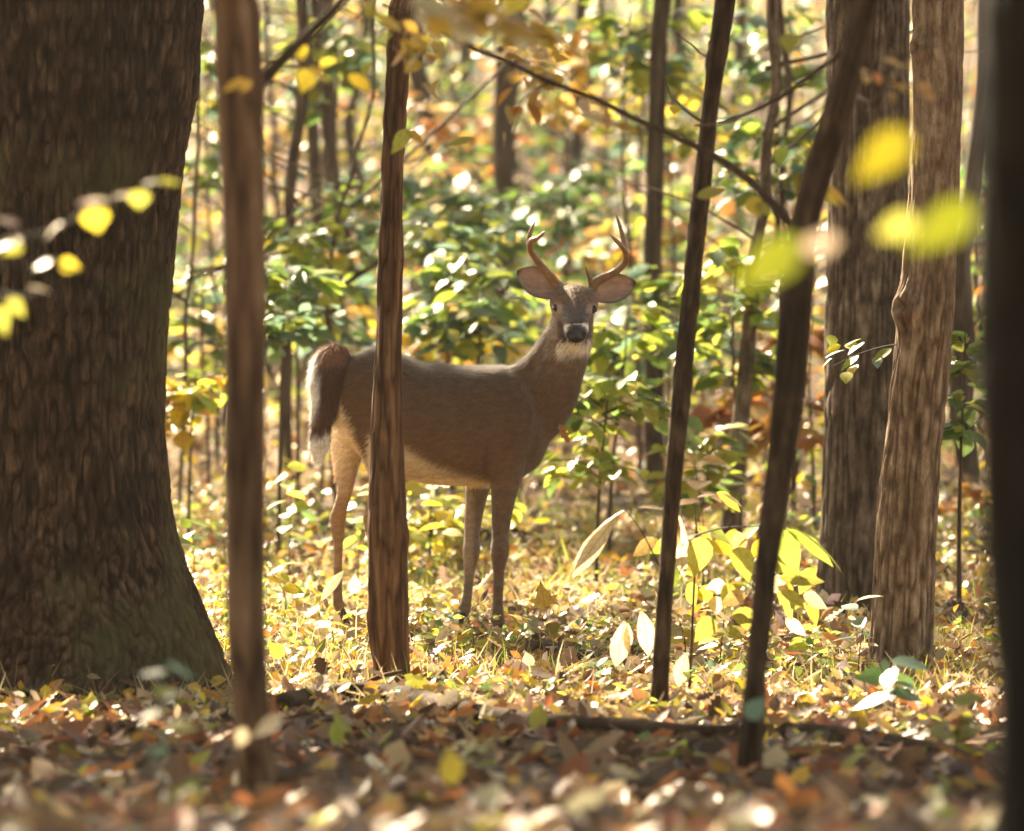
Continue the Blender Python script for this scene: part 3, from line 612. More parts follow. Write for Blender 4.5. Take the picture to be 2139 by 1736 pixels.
for (b_, t_, wd, d, c, sh, par) in [
    ((648, 145), (628, 195), 46, 11.8, 'yellow', 'broad', beech), ((512, 165), (462, 190), 20, 11.1, 'gold', 'ovate', beech), ((525, 168), (500, 195), 16, 11.1, 'gold', 'ovate', beech),
    ((855, 272), (815, 322), 34, 14.2, 'yg', 'broad', striped), ((850, 272), (890, 300), 22, 14.2, 'gold', 'ovate', striped), ((990, 290), (925, 302), 18, 14.3, 'olive', 'ovate', lean),
    ((1650, 70), (1648, 112), 46, 12.2, 'olive', 'broad', lean), ((1632, 305), (1630, 350), 34, 13.0, 'lime', 'broad', lean), ((1565, 412), (1590, 455), 40, 12.8, 'yellow', 'broad', lean),
    ((1580, 425), (1610, 448), 22, 12.8, 'yg', 'ovate', lean), ((1718, 400), (1755, 428), 20, 12.7, 'yellow', 'ovate', lean), ((1722, 382), (1772, 425), 14, 12.7, 'gold', 'lance', lean),
    ((1455, 412), (1520, 390), 26, 13.6, 'olive', 'ovate', lean), ((1412, 220), (1408, 240), 26, 14.6, 'yellow', 'broad', thin), ((1220, 240), (1310, 262), 24, 13.3, 'cream', 'ovate', lean),
    ((1285, 258), (1340, 275), 20, 13.3, 'gold', 'ovate', lean), ((1700, 310), (1690, 345), 40, 13.0, 'yg', 'broad', lean)]:
    pxleaf(par, b_, t_, wd, d, C[c], sh)

# blurred big leaves near the camera, right: on a low limb of the shadowed tree
lb = twig('branch', pp([(2070, 380), (2020, 430), (1950, 450), (1850, 470), (1740, 500), (1640, 520)], 6.5, .1), .004, .0015, shade, TWIG, n=24)
for b_, t_, wd, c in [((1895, 275), (1785, 385), 84, (.15, .125, .006)), ((2030, 425), (1895, 535), 90, (.10, .12, .006)), ((1675, 505), (1530, 610), 88, (.10, .12, .006)), ((1750, 498), (1650, 530), 50, (.22, .16, .11)), ((1910, 455), (1830, 500), 60, C['olive'])]:
    pxleaf(lb, b_, t_, wd, 6.4, c, 'broad', face=(0, -.8, -.3))
# blurred twig in front of the big left trunk
lt = thing('leafy_twig', 'blurred yellow leaved twig crossing in front of the massive left trunk', 'twig', tuple(P(-60, 560, 9.6)))
b1 = twig('branch', pp([(-60, 540), (20, 500), (110, 480), (200, 430), (300, 395), (380, 378)], 9.6, .5), .004, .0012, lt, TWIG, n=24)
b2 = twig('branch', pp([(-60, 560), (20, 555), (90, 550), (170, 560)], 9.6, .2), .003, .001, lt, TWIG, n=16)
b3 = twig('branch', pp([(-60, 560), (0, 610), (40, 620), (110, 600)], 9.6, -.2), .003, .001, lt, TWIG, n=16)
for br_, b_, t_, wd, c, fc in [(b1, (195, 435), (205, 487), 62, 'yellow', (0, -1, .2)), (b1, (290, 398), (290, 437), 48, 'yg', (0, -1, .2)), (b1, (130, 465), (85, 500), 22, 'cream', (.2, -.3, 1)), (b1, (180, 420), (240, 412), 26, 'cream', (0, -.35, 1)),
        (b1, (240, 410), (300, 400), 24, 'cream', (0, -.35, 1)), (b1, (160, 425), (215, 430), 30, 'pink', (0, -.35, 1)), (b1, (300, 385), (345, 372), 18, 'olive', (0, -.4, 1)), (b1, (330, 380), (382, 380), 18, 'yg', (0, -.8, .6)),
        (b1, (40, 470), (-10, 450), 32, 'pink', (0, -.35, 1)), (b1, (45, 500), (-20, 515), 34, 'cream', (0, -.4, 1)), (b1, (50, 515), (0, 530), 24, 'yg', (0, -1, .3)), (b2, (110, 545), (65, 558), 28, 'cream', (0, -.4, 1)), (b2, (125, 548), (170, 562), 32, 'yellow', (0, -1, .3)),
        (b3, (60, 600), (110, 605), 24, 'cream', (0, -.4, 1)), (b3, (20, 620), (50, 665), 36, 'olive', (0, -1, .2)), (b3, (0, 640), (10, 705), 36, 'yg', (0, -1, .2))]:
    pxleaf(br_, b_, t_, wd, 9.7, C[c], 'broad', face=fc)

# ------------------------------------------------------------------ hickory seedlings with big pale leaves, right of the deer
hk = thing('hickory_seedling', 'seedling with long cream and lime leaves at the foot of the thin sapling', 'seedling', (P(1440, 1420, 15.3).x, 15.3, GZ(P(1440, 1420, 15.3).x, 15.3)))
twig('stem', pp([(1440, 1440), (1445, 1330), (1450, 1220), (1455, 1120), (1450, 1050)], 15.3), .005, .002, hk, TWIG, n=20)
twig('branch', pp([(1405, 1230), (1374, 1175), (1340, 1110), (1306, 1063)], 15.2), .003, .0012, hk, TWIG, n=14)
twig('branch', pp([(1450, 1120), (1500, 1105), (1560, 1100), (1640, 1100)], 15.2, -.2), .003, .0012, hk, TWIG, n=14)
for b_, t_, wd, c, sh, fc in [
    ((1304, 1066), (1167, 1150), 30, 'cream', 'lance', (0, -.5, 1)), ((1283, 1084), (1188, 1203), 42, 'cream', 'lance', (0, -1, .5)), ((1374, 1126), (1315, 1161), 34, 'ochre', 'ovate', (0, -1, .5)),
    ((1332, 1060), (1392, 1052), 18, 'cream', 'lance', (0, -.3, 1)), ((1413, 1066), (1427, 1221), 38, 'cream', 'lance', (0, -1, .2)), ((1466, 1122), (1452, 1207), 56, 'yg', 'broad', (0, -1, .2)),
    ((1540, 1143), (1568, 1214), 52, 'yg', 'broad', (0, -1, .2)), ((1483, 1105), (1535, 1132), 36, 'lime', 'ovate', (0, -.7, 1)), ((1585, 1100), (1530, 1130), 36, 'lime', 'ovate', (0, -.7, 1)), ((1540, 1110), (1548, 1165), 34, 'ochre', 'ovate', (0, -1, .2)),
    ((1634, 1108), (1666, 1203), 52, 'lime', 'broad', (0, -1, .2)), ((1641, 1105), (1754, 1165), 38, 'lime', 'lance', (0, -.8, .7)), ((1645, 1097), (1782, 1166), 16, 'olive', 'lance', (0, -.2, 1)),
    ((1627, 1207), (1729, 1210), 34, 'olive', 'ovate', (0, -1, .3)), ((1624, 1238), (1692, 1272), 38, 'olive', 'ovate', (0, -1, .3)), ((1304, 1298), (1290, 1404), 44, 'cream', 'droop', (0, -1, .1)),
    ((1311, 1302), (1313, 1368), 22, 'cream', 'droop', (0, -1, .1)), ((1339, 1277), (1364, 1368), 42, 'cream', 'lance', (0, -1, .2)), ((1434, 1365), (1409, 1439), 36, 'cream', 'lance', (0, -1, .2)),
    ((1490, 1291), (1452, 1340), 44, 'yg', 'broad', (0, -1, .2)), ((1554, 1267), (1560, 1323), 52, 'olive', 'broad', (0, -1, .2)), ((1455, 1040), (1496, 1022), 14, 'pink', 'lance', (0, -.3, 1)), ((1497, 1029), (1557, 1066), 26, 'yellow', 'ovate', (0, -.8, .6)),
    ((1500, 1028), (1552, 1045), 14, 'cream', 'lance', (0, -.2, 1)), ((1415, 1080), (1400, 1160), 30, 'ochre', 'lance', (0, -1, .2)), ((1560, 1240), (1500, 1262), 34, 'ochre', 'ovate', (0, -1, .3))]:
    pxleaf(hk, b_, t_, wd, 15.2, C[c], sh, face=fc, ddep=random.uniform(-.06, .06))

for i in range(26):
    bx_, by_ = random.uniform(1400, 1700), random.uniform(1085, 1270); a = random.uniform(.3, 2.8); ln = random.uniform(40, 85)
    pxleaf(hk, (bx_, by_), (bx_ + math.cos(a) * ln, by_ + math.sin(a) * ln * .8), random.uniform(24, 44), 15.35, C[random.choice(('yg', 'lime', 'yellow', 'cream', 'yg'))], random.choice(('ovate', 'broad', 'lance')), face=(random.gauss(0, .3), -1, random.uniform(.1, 1)), ddep=random.uniform(-.06, .06), jit=.25)

# ------------------------------------------------------------------ fallen wood
def ongr(px, py, d, lift):
    """where the line of sight through a pixel meets the floor near distance d"""
    best = min((abs(P(px, py, q).z - GZ(P(px, py, q).x, q) - lift), q) for q in np.linspace(d - 1.6, d + 1.6, 65)); c = P(px, py, best[1]); c.z = GZ(c.x, best[1]) + lift; return c
def log(name, label, pts, d, r, dd=0, mat=BARK_DARK, cat='log', wob=.12):
    q = [ongr(x_, y_, d, r * 1.0 + .012) for x_, y_ in pts]; k = len(q)
    root = thing(name, label, cat, tuple(q[0]))
    v, f = tube_np(q, [r * (1.1 - .5 * i / (k - 1)) for i in range(k)], n=60, seg=18, noise=wob, ref=(0, 0, 1))
    part('wood', v, f, mat, root, np.ones((len(v), 3)))
    return root
lg = log('fallen_log', 'long dark fallen log crossing the floor in front of the saplings', [(585, 1472), (700, 1448), (830, 1452), (960, 1482), (1120, 1508), (1300, 1518), (1440, 1526), (1600, 1530)], 14.0, .03, -.5)
twig('branch_stub', [ongr(720, 1455, 14.2, .01), ongr(720, 1455, 14.2, .01) + Vector((.09, .05, .05)), ongr(720, 1455, 14.2, .01) + Vector((.17, .08, .07))], .012, .005, lg, BARK_DARK, n=8)
log('fallen_branch', 'dark fallen branch running towards the right edge below the knotty trunk', [(1640, 1525), (1800, 1540), (1950, 1562), (2100, 1590)], 13.4, .022, .3)
log('fallen_branch', 'blurred dark branch on the litter near the bottom middle', [(1190, 1628), (1300, 1642), (1450, 1652), (1640, 1668)], 11.6, .022)
log('fallen_branch', 'dark rotten branch lying behind the front hooves', [(1130, 1350), (1200, 1366), (1280, 1385), (1350, 1402)], 17.0, .024)
log('fallen_branch', 'short black branch lying behind the far front leg', [(1080, 1112), (1150, 1105), (1000, 1118)][::-1], 24, .022)
log('fallen_branch', 'blackish branch lying behind the far hind leg', [(660, 1098), (720, 1096), (770, 1106)], 23, .022)

# ------------------------------------------------------------------ litter, ground cover, grass
def strew(n, y0, y1, spread=1.5, bias=1.0):
    y = y0 + (y1 - y0) * RNG.uniform(0, 1, n) ** bias
    x = RNG.uniform(-1, 1, n) * (y * .0985 * spread + .2)
    return x, y
LIT = dict(brown=3, tan=4, cream=3, ochre=2.4, gold=1.6, orange=.9, rust=2.2, yellow=1.1, dark=4, pink=.8, olive=1.2)
NEAR = dict(brown=6, tan=1.4, rust=3, ochre=.8, dark=9, orange=.5, cream=.8, gold=.3, olive=.6)  # darker leaf mix, deepens the foreground shade by colour
def litter(name, n, y0, y1, pal, size, lift=.02, parent=ground, spread=1.5, bias=1.0, tilt=.45, trans=None):
    x, y = strew(n, y0, y1, spread, bias); z = gz(x, y) + RNG.uniform(0, lift, n) + .004
    a = RNG.uniform(0, 2 * math.pi, n); dirs = np.stack([np.cos(a), np.sin(a), RNG.normal(0, tilt * .6, n)], 1)
    nr = RNG.normal(size=(n, 3)) * tilt + [0, 0, 1]
    return cloud(name, np.stack([x, y, z], 1), dirs, nr, RNG.uniform(.6, 1.35, n) * size, RNG.uniform(.75, 1.2, n), pick(pal, n), LITTER, parent, SIMPLEC)
# one mesh for the leaves nobody could count
def multi(name, sets, mat, parent, shape):
    pos, dr, nr, ln, wd, cl = [], [], [], [], [], []
    for (n, y0, y1, pal, size, lift, spread, bias, tilt) in sets:
        x, y = strew(n, y0, y1, spread, bias); z = gz(x, y) + RNG.uniform(0, 1, n) ** 2 * lift + .004
        a = RNG.uniform(0, 2 * math.pi, n); pos.append(np.stack([x, y, z], 1)); dr.append(np.stack([np.cos(a), np.sin(a), RNG.normal(0, tilt * .6, n)], 1))
        nr.append(RNG.normal(size=(n, 3)) * tilt + [0, 0, 1]); ln.append(RNG.uniform(.6, 1.35, n) * size); wd.append(RNG.uniform(.75, 1.2, n)); cl.append(pick(pal, n))
    return cloud(name, np.vstack(pos), np.vstack(dr), np.vstack(nr), np.concatenate(ln), np.concatenate(wd), np.vstack(cl), mat, parent, shape)
multi('leaf_litter', [(5600, 6, 14.6, NEAR, .085, .025, 1.7, .8, .4), (20000, 14, 24, LIT, .05, .05, 1.6, 1, .7), (14000, 24, 45, dict(brown=4, tan=3, dark=3, rust=2, pink=2, ochre=2, cream=1, gold=.7), .08, .06, 1.5, 1, .6), (9000, 45, 75, dict(ochre=2, tan=3, orange=1, brown=4, pink=3, rust=1, dark=2), .14, .05, 1.6, 1, .5)], LITTER, ground, SIMPLEC)
multi('leaf_litter', [(5000, 14, 23, LIT, .075, .06, 1.6, 1, .6), (1200, 7, 14.2, NEAR, .10, .03, 1.6, .8, .4)], LITTER, ground, SHAPES['oak'])
# ground cover: seedlings and low leafy stems
def cover(sets):
    pos, dr, nr, ln, cl = [], [], [], [], []
    for (nplants, y0, y1, pal, size, hmax, lp, bias) in sets:
        x, y = strew(nplants, y0, y1, 1.5, bias); keep = vnoise(x * 1.1, y * .8, 2.2) > .36; x, y = x[keep], y[keep]
        h = RNG.uniform(.25, 1, len(x)) * hmax
        for k in range(lp):
            n = len(x); a = RNG.uniform(0, 2 * math.pi, n); s = RNG.uniform(.3, 1, n)
            px_ = x + np.cos(a) * .05; py_ = y + np.sin(a) * .05
            pos.append(np.stack([px_, py_, gz(px_, py_) + h * s], 1)); dr.append(np.stack([np.cos(a), np.sin(a), RNG.normal(-.2, .3, n)], 1))
            nr.append(RNG.normal(size=(n, 3)) * .4 + [0, 0, 1]); ln.append(RNG.uniform(.6, 1.3, n) * size); cl.append(pick(pal, n))
    pos = np.vstack(pos)
    return cloud('ground_cover', pos, np.vstack(dr), np.vstack(nr), np.concatenate(ln), 1.0, np.vstack(cl), LEAFC, None, SIMPLE)
gc = cover([(1900, 15.0, 24, dict(yellow=2.4, yg=4, lime=4, gold=1, cream=1.5, green=4, olive=2, teal=1), .036, .15, 6, 1), (900, 22, 36, dict(yellow=4, yg=3, lime=3, gold=2, green=2, teal=1, cream=1), .07, .38, 6, 1), (130, 12.5, 17, dict(yg=2, lime=2, olive=2, green=1, teal=1, yellow=1), .045, .14, 5, 1),
            (600, 36, 60, dict(yellow=2, ochre=3, yg=2, green=2, teal=1, orange=1), .11, .7, 6, 1)])
tag(gc, 'low yellow and green seedlings covering the sunlit floor', 'ground cover')
# grass and dry stalks
def grass(sets):
    ps, ds, ns, ls, ws, cs = [], [], [], [], [], []
    for n, y0, y1, l0, l1, pal, thr in sets:
        x, y = strew(n, y0, y1, 1.5, 1); keep = vnoise(x * 1.4, y * 1.1, 7.7) + RNG.normal(0, .12, n) > thr; x, y = x[keep], y[keep]; n = len(x)
        ps.append(np.stack([x, y, gz(x, y)], 1)); ds.append(np.stack([RNG.normal(0, .6, n), RNG.normal(0, .6, n), np.ones(n)], 1)); a = RNG.uniform(0, 6.28, n); ns.append(np.stack([np.cos(a), np.sin(a), 0 * a], 1))
        ls.append(RNG.uniform(l0, l1, n) * RNG.uniform(.4, 1, n)); ws.append(RNG.uniform(.5, 1, n)); cs.append(pick(pal, n))
    v, f_ = leaf_shape([(0, .02), (.35, .022), (.7, .016), (1, .003)], .1, .5)
    return cloud('grass', np.vstack(ps), np.vstack(ds), np.vstack(ns), np.concatenate(ls), np.concatenate(ws), np.vstack(cs), GRASSM, None, (v, f_))
DRY = dict(tan=4, olive=2, brown=2, cream=2, yg=1, ochre=2)
tag(grass([(20000, 14.8, 24, .05, .16, DRY, .45), (22000, 15.2, 24, .05, .15, dict(yg=3, olive=4, lime=2, tan=2, cream=1, green=1), .40), (1800, 17, 24, .08, .2, dict(yg=2, lime=1, olive=2), .5), (9000, 24, 34, .1, .26, DRY, .4)]), 'thin grass blades and dry stalks among the litter', 'grass')
# undergrowth far off on the hillside, one mass
def undergrowth():
    y = RNG.uniform(29, 64, 2300); x = RNG.uniform(-1, 1, 2300) * (y * .13 + .5); keep = vnoise(x * .5, y * .35, 4.4) > .42; x, y = x[keep], y[keep]
    h = RNG.uniform(.3, 1, len(x)) * np.interp(y, [29, 45, 64], [1.1, 2.0, 3.2]); tone = RNG.integers(0, 4, len(x)); V, Q, T, o = [], [], [], 0
    pos, dr, nr, cl, ln = [], [], [], [], []
    pals = [dict(ochre=3, gold=2, orange=2, cream=1), dict(green=2, lime=3, teal=3, yg=2), dict(teal=3, green=3, lime=1), dict(lime=3, yg=3, green=2)]
    for t_ in range(4):
        m = np.where(tone == t_)[0]; idx = np.repeat(m, 9); n = len(idx)
        p_ = np.stack([x[idx], y[idx], gz(x[idx], y[idx]) + h[idx]], 1) + RNG.normal(size=(n, 3)) * [.28, .28, .12]
        a = RNG.uniform(0, 6.28, n); pos.append(p_); dr.append(np.stack([np.cos(a), np.sin(a), RNG.normal(-.2, .3, n)], 1)); nr.append(RNG.normal(size=(n, 3)) * .4 + [0, 0, 1]); cl.append(pick(pals[t_], n)); ln.append(RNG.uniform(.09, .17, n))
    o = cloud('distant_undergrowth', np.vstack(pos), np.vstack(dr), np.vstack(nr), np.concatenate(ln), 1.0, np.vstack(cl), LEAFC)
    it = []
    for k in range(0, len(x), 3):
        g = GZ(x[k], y[k]); it.append(tube_np([(x[k] + random.gauss(0, .2), y[k], g - .1), (x[k], y[k], g + h[k] * .6), (x[k] + random.gauss(0, .15), y[k], g + h[k] * 1.15)], [.016, .011, .004], n=5, seg=5))
    v, f_ = join_np(it); q = part('undergrowth_stems', v, f_, TWIG, o, None, kind='stuff')
    return o
tag(undergrowth(), 'mass of autumn coloured undergrowth on the far hillside', 'undergrowth')
# the largest leaves on the floor, one object each
x, y = strew(300, 8.6, 18.5, 1.08, 1.4); cc = pick(dict(brown=4, tan=2, cream=2, rust=3, dark=3, ochre=2, orange=1, gold=1, yg=.7), 300)
for i in range(300):
    a = random.uniform(0, 6.283); tl = .35 if y[i] > 12 else .28
    leaf(ground, (x[i], y[i], GZ(x[i], y[i]) + random.uniform(.01, .04)), (math.cos(a), math.sin(a), random.gauss(0, .25)), (random.gauss(0, tl), random.gauss(0, tl), 1), random.uniform(.06, .10), random.uniform(.8, 1.2), cc[i], random.choice(('curl', 'oak', 'ovate', 'curl')))

# ------------------------------------------------------------------ single leaves that stand out
FL = [('orange maple leaf standing upright right of the front hooves', (1140, 1272), (1128, 1212), 66, 17.2, 'gold', 'maple', (0, -1, .3)),
 ('orange leaf propped by the foot of the broad furrowed trunk', (1775, 1352), (1715, 1325), 30, 16.4, 'orange', 'oak', (0, -.9, .6)),
 ('glowing pale leaf right of the bending trunk', (1640, 1292), (1686, 1328), 26, 15.6, 'cream', 'ovate', (0, -1, .4)),
 ('orange leaf lying on the long fallen log', (950, 1492), (998, 1480), 26, 14.0, 'orange', 'ovate', (0, -.8, .7)),
 ('orange leaf lying left end of the long fallen log', (770, 1502), (800, 1475), 28, 14.0, 'orange', 'oak', (0, -.8, .7)),
 ('red leaf beside the smooth brown trunk foot', (560, 1500), (575, 1452), 22, 13.8, 'rust', 'oak', (0, -1, .3)),
 ('pale leaf standing in the litter below the front hooves', (1108, 1395), (1098, 1362), 26, 16.4, 'cream', 'ovate', (0, -1, .4)),
 ('pale leaf standing near the dark rotten branch', (1180, 1425), (1165, 1392), 22, 16.2, 'cream', 'ovate', (0, -1, .4)),
 ('round golden leaf right of the smooth brown trunk', (590, 1372), (562, 1340), 36, 15.6, 'gold', 'broad', (0, -1, .3)),
 ('curled cream leaf at the far hind hoof', (672, 1255), (712, 1188), 24, 17.6, 'cream', 'lance', (0, -.7, .6)),
 ('white glowing leaf between far hind leg and striped trunk', (740, 1240), (742, 1198), 28, 17.6, 'cream', 'broad', (0, -1, .3)),
 ('cream curled leaf left of the far front hoof', (912, 1345), (948, 1310), 22, 17.0, 'cream', 'curl', (0, -.7, .6)),
 ('golden leaf lying between the front hooves and far front hoof', (945, 1338), (990, 1328), 28, 17.2, 'gold', 'oak', (0, -.7, .7)),
 ('blurred cream leaf in front of the smooth brown trunk foot', (590, 1500), (520, 1535), 44, 10.4, 'cream', 'broad', (0, -.6, .9)),
 ('small blurred cream leaf hanging at the smooth brown trunk', (515, 1520), (495, 1562), 32, 10.4, 'cream', 'ovate', (0, -1, .4)),
 ('pale ochre leaf lying at the foot of the striped trunk', (770, 1400), (845, 1422), 24, 15.6, 'tan', 'lance', (0, -.5, 1)),
 ('blurred yellow leaf standing near the bottom middle', (945, 1640), (940, 1560), 50, 9.9, 'yellow', 'ovate', (0, -1, .3)),
 ('blurred teal leaf in front of the bending trunk foot', (1560, 1500), (1600, 1455), 44, 11.4, 'teal', 'broad', (0, -1, .4)),
 ('blurred orange leaf near the bottom right middle', (1660, 1660), (1620, 1620), 44, 10.2, 'orange', 'oak', (0, -.8, .6)),
 ('red leaf hanging at the chest of the deer', (1168, 885), (1188, 925), 22, 17.8, 'orange', 'oak', (0, -1, .2)),
]
for lb_, b_, t_, wd, d, c, sh, fc in FL:
    a = P(b_[0], b_[1], d); root = thing('fallen_leaf', lb_, 'leaf', tuple(a), 'single autumn leaves')
    pxleaf(root, b_, t_, wd, d, C[c], sh, face=fc)
    v0, f0 = tube_np([a, a + Vector((.004, .006, -.02)), a + Vector((.0, .012, -.045))], [.0012, .001, .0008], n=5, seg=4)
    part('stalk', v0, f0, TWIG, root)

def seedling(label, px, top, d, n, pal, ll, cat='seedling', shape='ovate', up=.5):
    b = P(px, top, d); g = GZ(b.x, d); h = max(.05, b.z - g); root = thing('seedling', label, cat, (b.x, d, g), 'single seedlings on the floor')
    tp = Vector((b.x + random.gauss(0, .03), d, g + h)); twig('stem', [(b.x, d, g - .02), (b.x + .01, d, g + h * .5), tuple(tp)], .003, .0012, root, TWIG, n=8)
    cl = pick(pal, n)
    for i in range(n):
        a = 2.4 * i + random.uniform(-.3, .3); z = g + h * (1 - .5 * (i / max(1, n - 1)))
        leaf(root, (b.x, d, z), (math.cos(a), math.sin(a), random.gauss(0, .25)), (random.gauss(0, up), random.gauss(0, up) - .4, 1), ll * random.uniform(.8, 1.2), 1, cl[i], shape)
YL = dict(yellow=3, yg=2, cream=1)
SD = [('blurred pale stalked seedling before the base of the massive trunk', 345, 1385, 9.8, 8, dict(teal=2, olive=2, yg=2), .06),
 ('dark teal seedling at the foot of the knotty trunk', 1860, 1380, 14.2, 10, dict(teal=4, deep=2), .10),
 ('lime seedling below the hanging cream leaves', 1255, 1388, 16.0, 5, dict(lime=3, green=1), .06),
 ('yellow seedling left of the front legs', 890, 1235, 18.6, 7, YL, .07),
 ('green seedling in the gap beside the massive trunk', 400, 1090, 19.5, 9, dict(lime=3, green=2), .075),
 ('yellow green seedling between smooth brown trunk and deer', 600, 975, 20.2, 9, dict(yg=3, lime=2), .09),
 ('lime seedling behind the hind hock', 745, 1035, 20.2, 6, dict(lime=3, yg=1), .10),
 ('yellow seedling under the deer belly', 925, 1040, 20.5, 8, dict(yellow=3, gold=1), .09),
 ('seedling with upright tan leaves behind the thin sapling', 1465, 960, 19.4, 8, dict(ochre=3, gold=1, tan=1), .13),
 ('low seedling with pale lit leaves left of the knotty trunk foot', 1790, 1255, 16.0, 6, dict(cream=2, teal=2), .08),
 ('yellowing broad leaved seedling right of the knotty trunk foot', 1990, 1470, 12.8, 9, dict(yg=2, olive=2, lime=1), .09),
 ('blurred green seedling at the bottom left', 385, 1630, 9.3, 7, dict(lime=2, olive=2), .06),
 ('blurred yellow green seedling at the bottom right', 1950, 1650, 9.4, 7, dict(lime=2, olive=2, yg=1), .05),
 ('bright seedling left of the orange maple leaf', 1090, 1290, 17.6, 6, dict(lime=2, yellow=2), .06),
 ('golden seedling low between thin sapling and bending trunk', 1500, 1270, 16.4, 10, YL, .09),
 ('bright yellow seedling right behind the thin sapling foot', 1425, 1285, 16.9, 9, dict(yellow=3, gold=2, cream=1), .08),
 ('lime seedling right of the bending trunk foot', 1690, 1330, 16.8, 8, dict(lime=2, yg=3, cream=1), .07),
 ('yellow seedling just right of the smooth brown trunk', 590, 1180, 18.6, 8, YL, .08),
 ('cream seedling left of the striped trunk foot', 690, 1300, 17.4, 8, dict(cream=3, yellow=2, gold=1), .07),
 ('lime seedling close right of the striped trunk', 885, 1330, 17.2, 7, dict(lime=2, yg=2), .06),
 ('blurred lime seedling in front of the long fallen log', 1000, 1540, 11.6, 7, dict(lime=2, olive=2, yg=2), .06)]
for (lb_, px, top, d, n, pal, ll) in SD: seedling(lb_, px, top, d, n, pal, ll)

# ------------------------------------------------------------------ the deer
DD = 18.0; S = DD / F
def dp(px, py, dep=0.0): return P(px, py, DD + dep)
deer = thing('deer', 'white tailed buck standing side on, head turned to face us', 'deer', (dp(900, 1330).x, DD, 0.0))
def limb(st, n=40, seg=20, kd=1.0):
    """stations: px, row, depth, half width in px (, half depth in px)"""
    return tube_np([dp(a[0], a[1], a[2]) for a in st], [a[3] * S for a in st], [(a[4] if len(a) > 4 else a[3] * kd) * S for a in st], n=n, seg=seg)
torso = limb([(684, 800, .02, 26, 26), (705, 806, .02, 62, 60), (740, 822, .0, 102, 88), (790, 838, 0, 110, 100), (850, 871, 0, 122, 106), (910, 885, 0, 126, 112), (970, 889, 0, 125, 112), (1030, 886, 0, 123, 106), (1080, 878, 0, 116, 90), (1120, 872, 0, 92, 68), (1146, 870, 0, 52, 40)], n=60, seg=40)
neck = limb([(1065, 868, 0, 96, 66), (1108, 838, -.005, 88, 60), (1136, 806, -.015, 78, 54), (1160, 766, -.03, 63, 49), (1179, 724, -.045, 54, 46), (1192, 690, -.055, 48, 46), (1198, 655, -.05, 42, 44)], n=44, seg=32)
def headring(st, n=40, seg=32):
    return tube_np([dp(a[0], a[1], a[2]) for a in st], [a[3] * S for a in st], [a[4] * S for a in st], n=n, seg=seg, ref=(0, 0, 1))
head = headring([(1198, 640, .02, 30, 28), (1199, 634, -.03, 47, 38), (1199, 636, -.072, 51, 39), (1200, 642, -.10, 44, 38), (1201, 650, -.13, 36.5, 36), (1202, 660, -.16, 31, 34), (1203, 673, -.20, 27, 31), (1204, 687, -.24, 25, 28), (1204, 697, -.262, 23, 24), (1204, 701, -.276, 15, 16)])
jaw = headring([(1200, 672, -.05, 36, 28), (1201, 684, -.11, 28, 24), (1203, 700, -.18, 20, 19), (1204, 712, -.235, 15, 12), (1204, 714, -.255, 8, 7)], n=20)
brow = [limb([(1160, 633, -.10, 6), (1168, 628, -.115, 8), (1184, 624, -.12, 7)], 10, 10), limb([(1241, 635, -.10, 6), (1233, 630, -.115, 8), (1217, 625, -.12, 7)], 10, 10),
        limb([(1170, 610, -.05, 16), (1175, 600, -.05, 12)], 8, 12), limb([(1230, 612, -.05, 16), (1228, 602, -.05, 12)], 8, 12)]
nf = limb([(1085, 790, -.06, 18, 16), (1072, 850, -.105, 46, 34), (1062, 905, -.10, 54, 40), (1058, 950, -.09, 44, 36), (1056, 1000, -.10, 33, 28), (1051, 1045, -.10, 25.5, 23), (1047, 1090, -.10, 20.5, 19), (1045, 1120, -.10, 18.5, 18), (1044.5, 1145, -.11, 20, 20), (1043, 1166, -.105, 18, 18), (1042, 1190, -.10, 13, 13), (1041, 1235, -.10, 11, 11), (1040, 1272, -.10, 12, 12), (1039.5, 1291, -.10, 15.5, 15), (1043, 1312, -.11, 11.5, 12)], 70)
ff = limb([(1020, 930, .06, 50, 40), (1004, 990, .09, 33, 28), (994, 1040, .10, 23.5, 22), (988, 1090, .10, 18.5, 18), (986, 1120, .10, 17, 17), (985.5, 1146, .09, 19, 19), (983, 1168, .10, 16.5, 16), (981, 1190, .10, 12, 12), (978, 1228, .10, 10.5, 10.5), (974, 1256, .10, 12, 12), (969, 1275, .10, 15, 14), (967, 1291, .09, 11.5, 12)], 70)
fh = limb([(760, 840, .06, 66, 44), (744, 890, .08, 52, 38), (728, 938, .10, 35, 31), (724, 980, .10, 25, 24), (720, 1025, .10, 17, 16), (712, 1058, .10, 15.5, 14), (706, 1080, .10, 18, 14), (706, 1106, .10, 15, 12), (706.5, 1145, .10, 10.5, 10), (705.5, 1200, .10, 9.5, 10), (705, 1240, .10, 11, 11), (706, 1258, .10, 12, 12), (712, 1280, .10, 10, 11)], 70)
nh = limb([(775, 770, -.09, 40, 26), (775, 820, -.10, 72, 38), (785, 880, -.095, 68, 40), (798, 930, -.09, 46, 36), (806, 975, -.10, 37, 30), (800, 1015, -.10, 26, 24), (786, 1055, -.10, 20, 18), (776, 1084, -.10, 18.5, 15), (779, 1112, -.10, 14.5, 13), (790, 1165, -.10, 11.5, 11), (799, 1225, -.10, 10, 10), (803, 1275, -.10, 12, 12), (808, 1302, -.10, 11, 11)], 70)
V, Fc = join_np([torso, neck, head, jaw, nf, ff, fh, nh] + brow)
V, Fc, NR = fuse(V, Fc, .0072, 12, .5)
def ss(a, b, x): t = np.clip((x - a) / (b - a), 0, 1); return t * t * (3 - 2 * t)
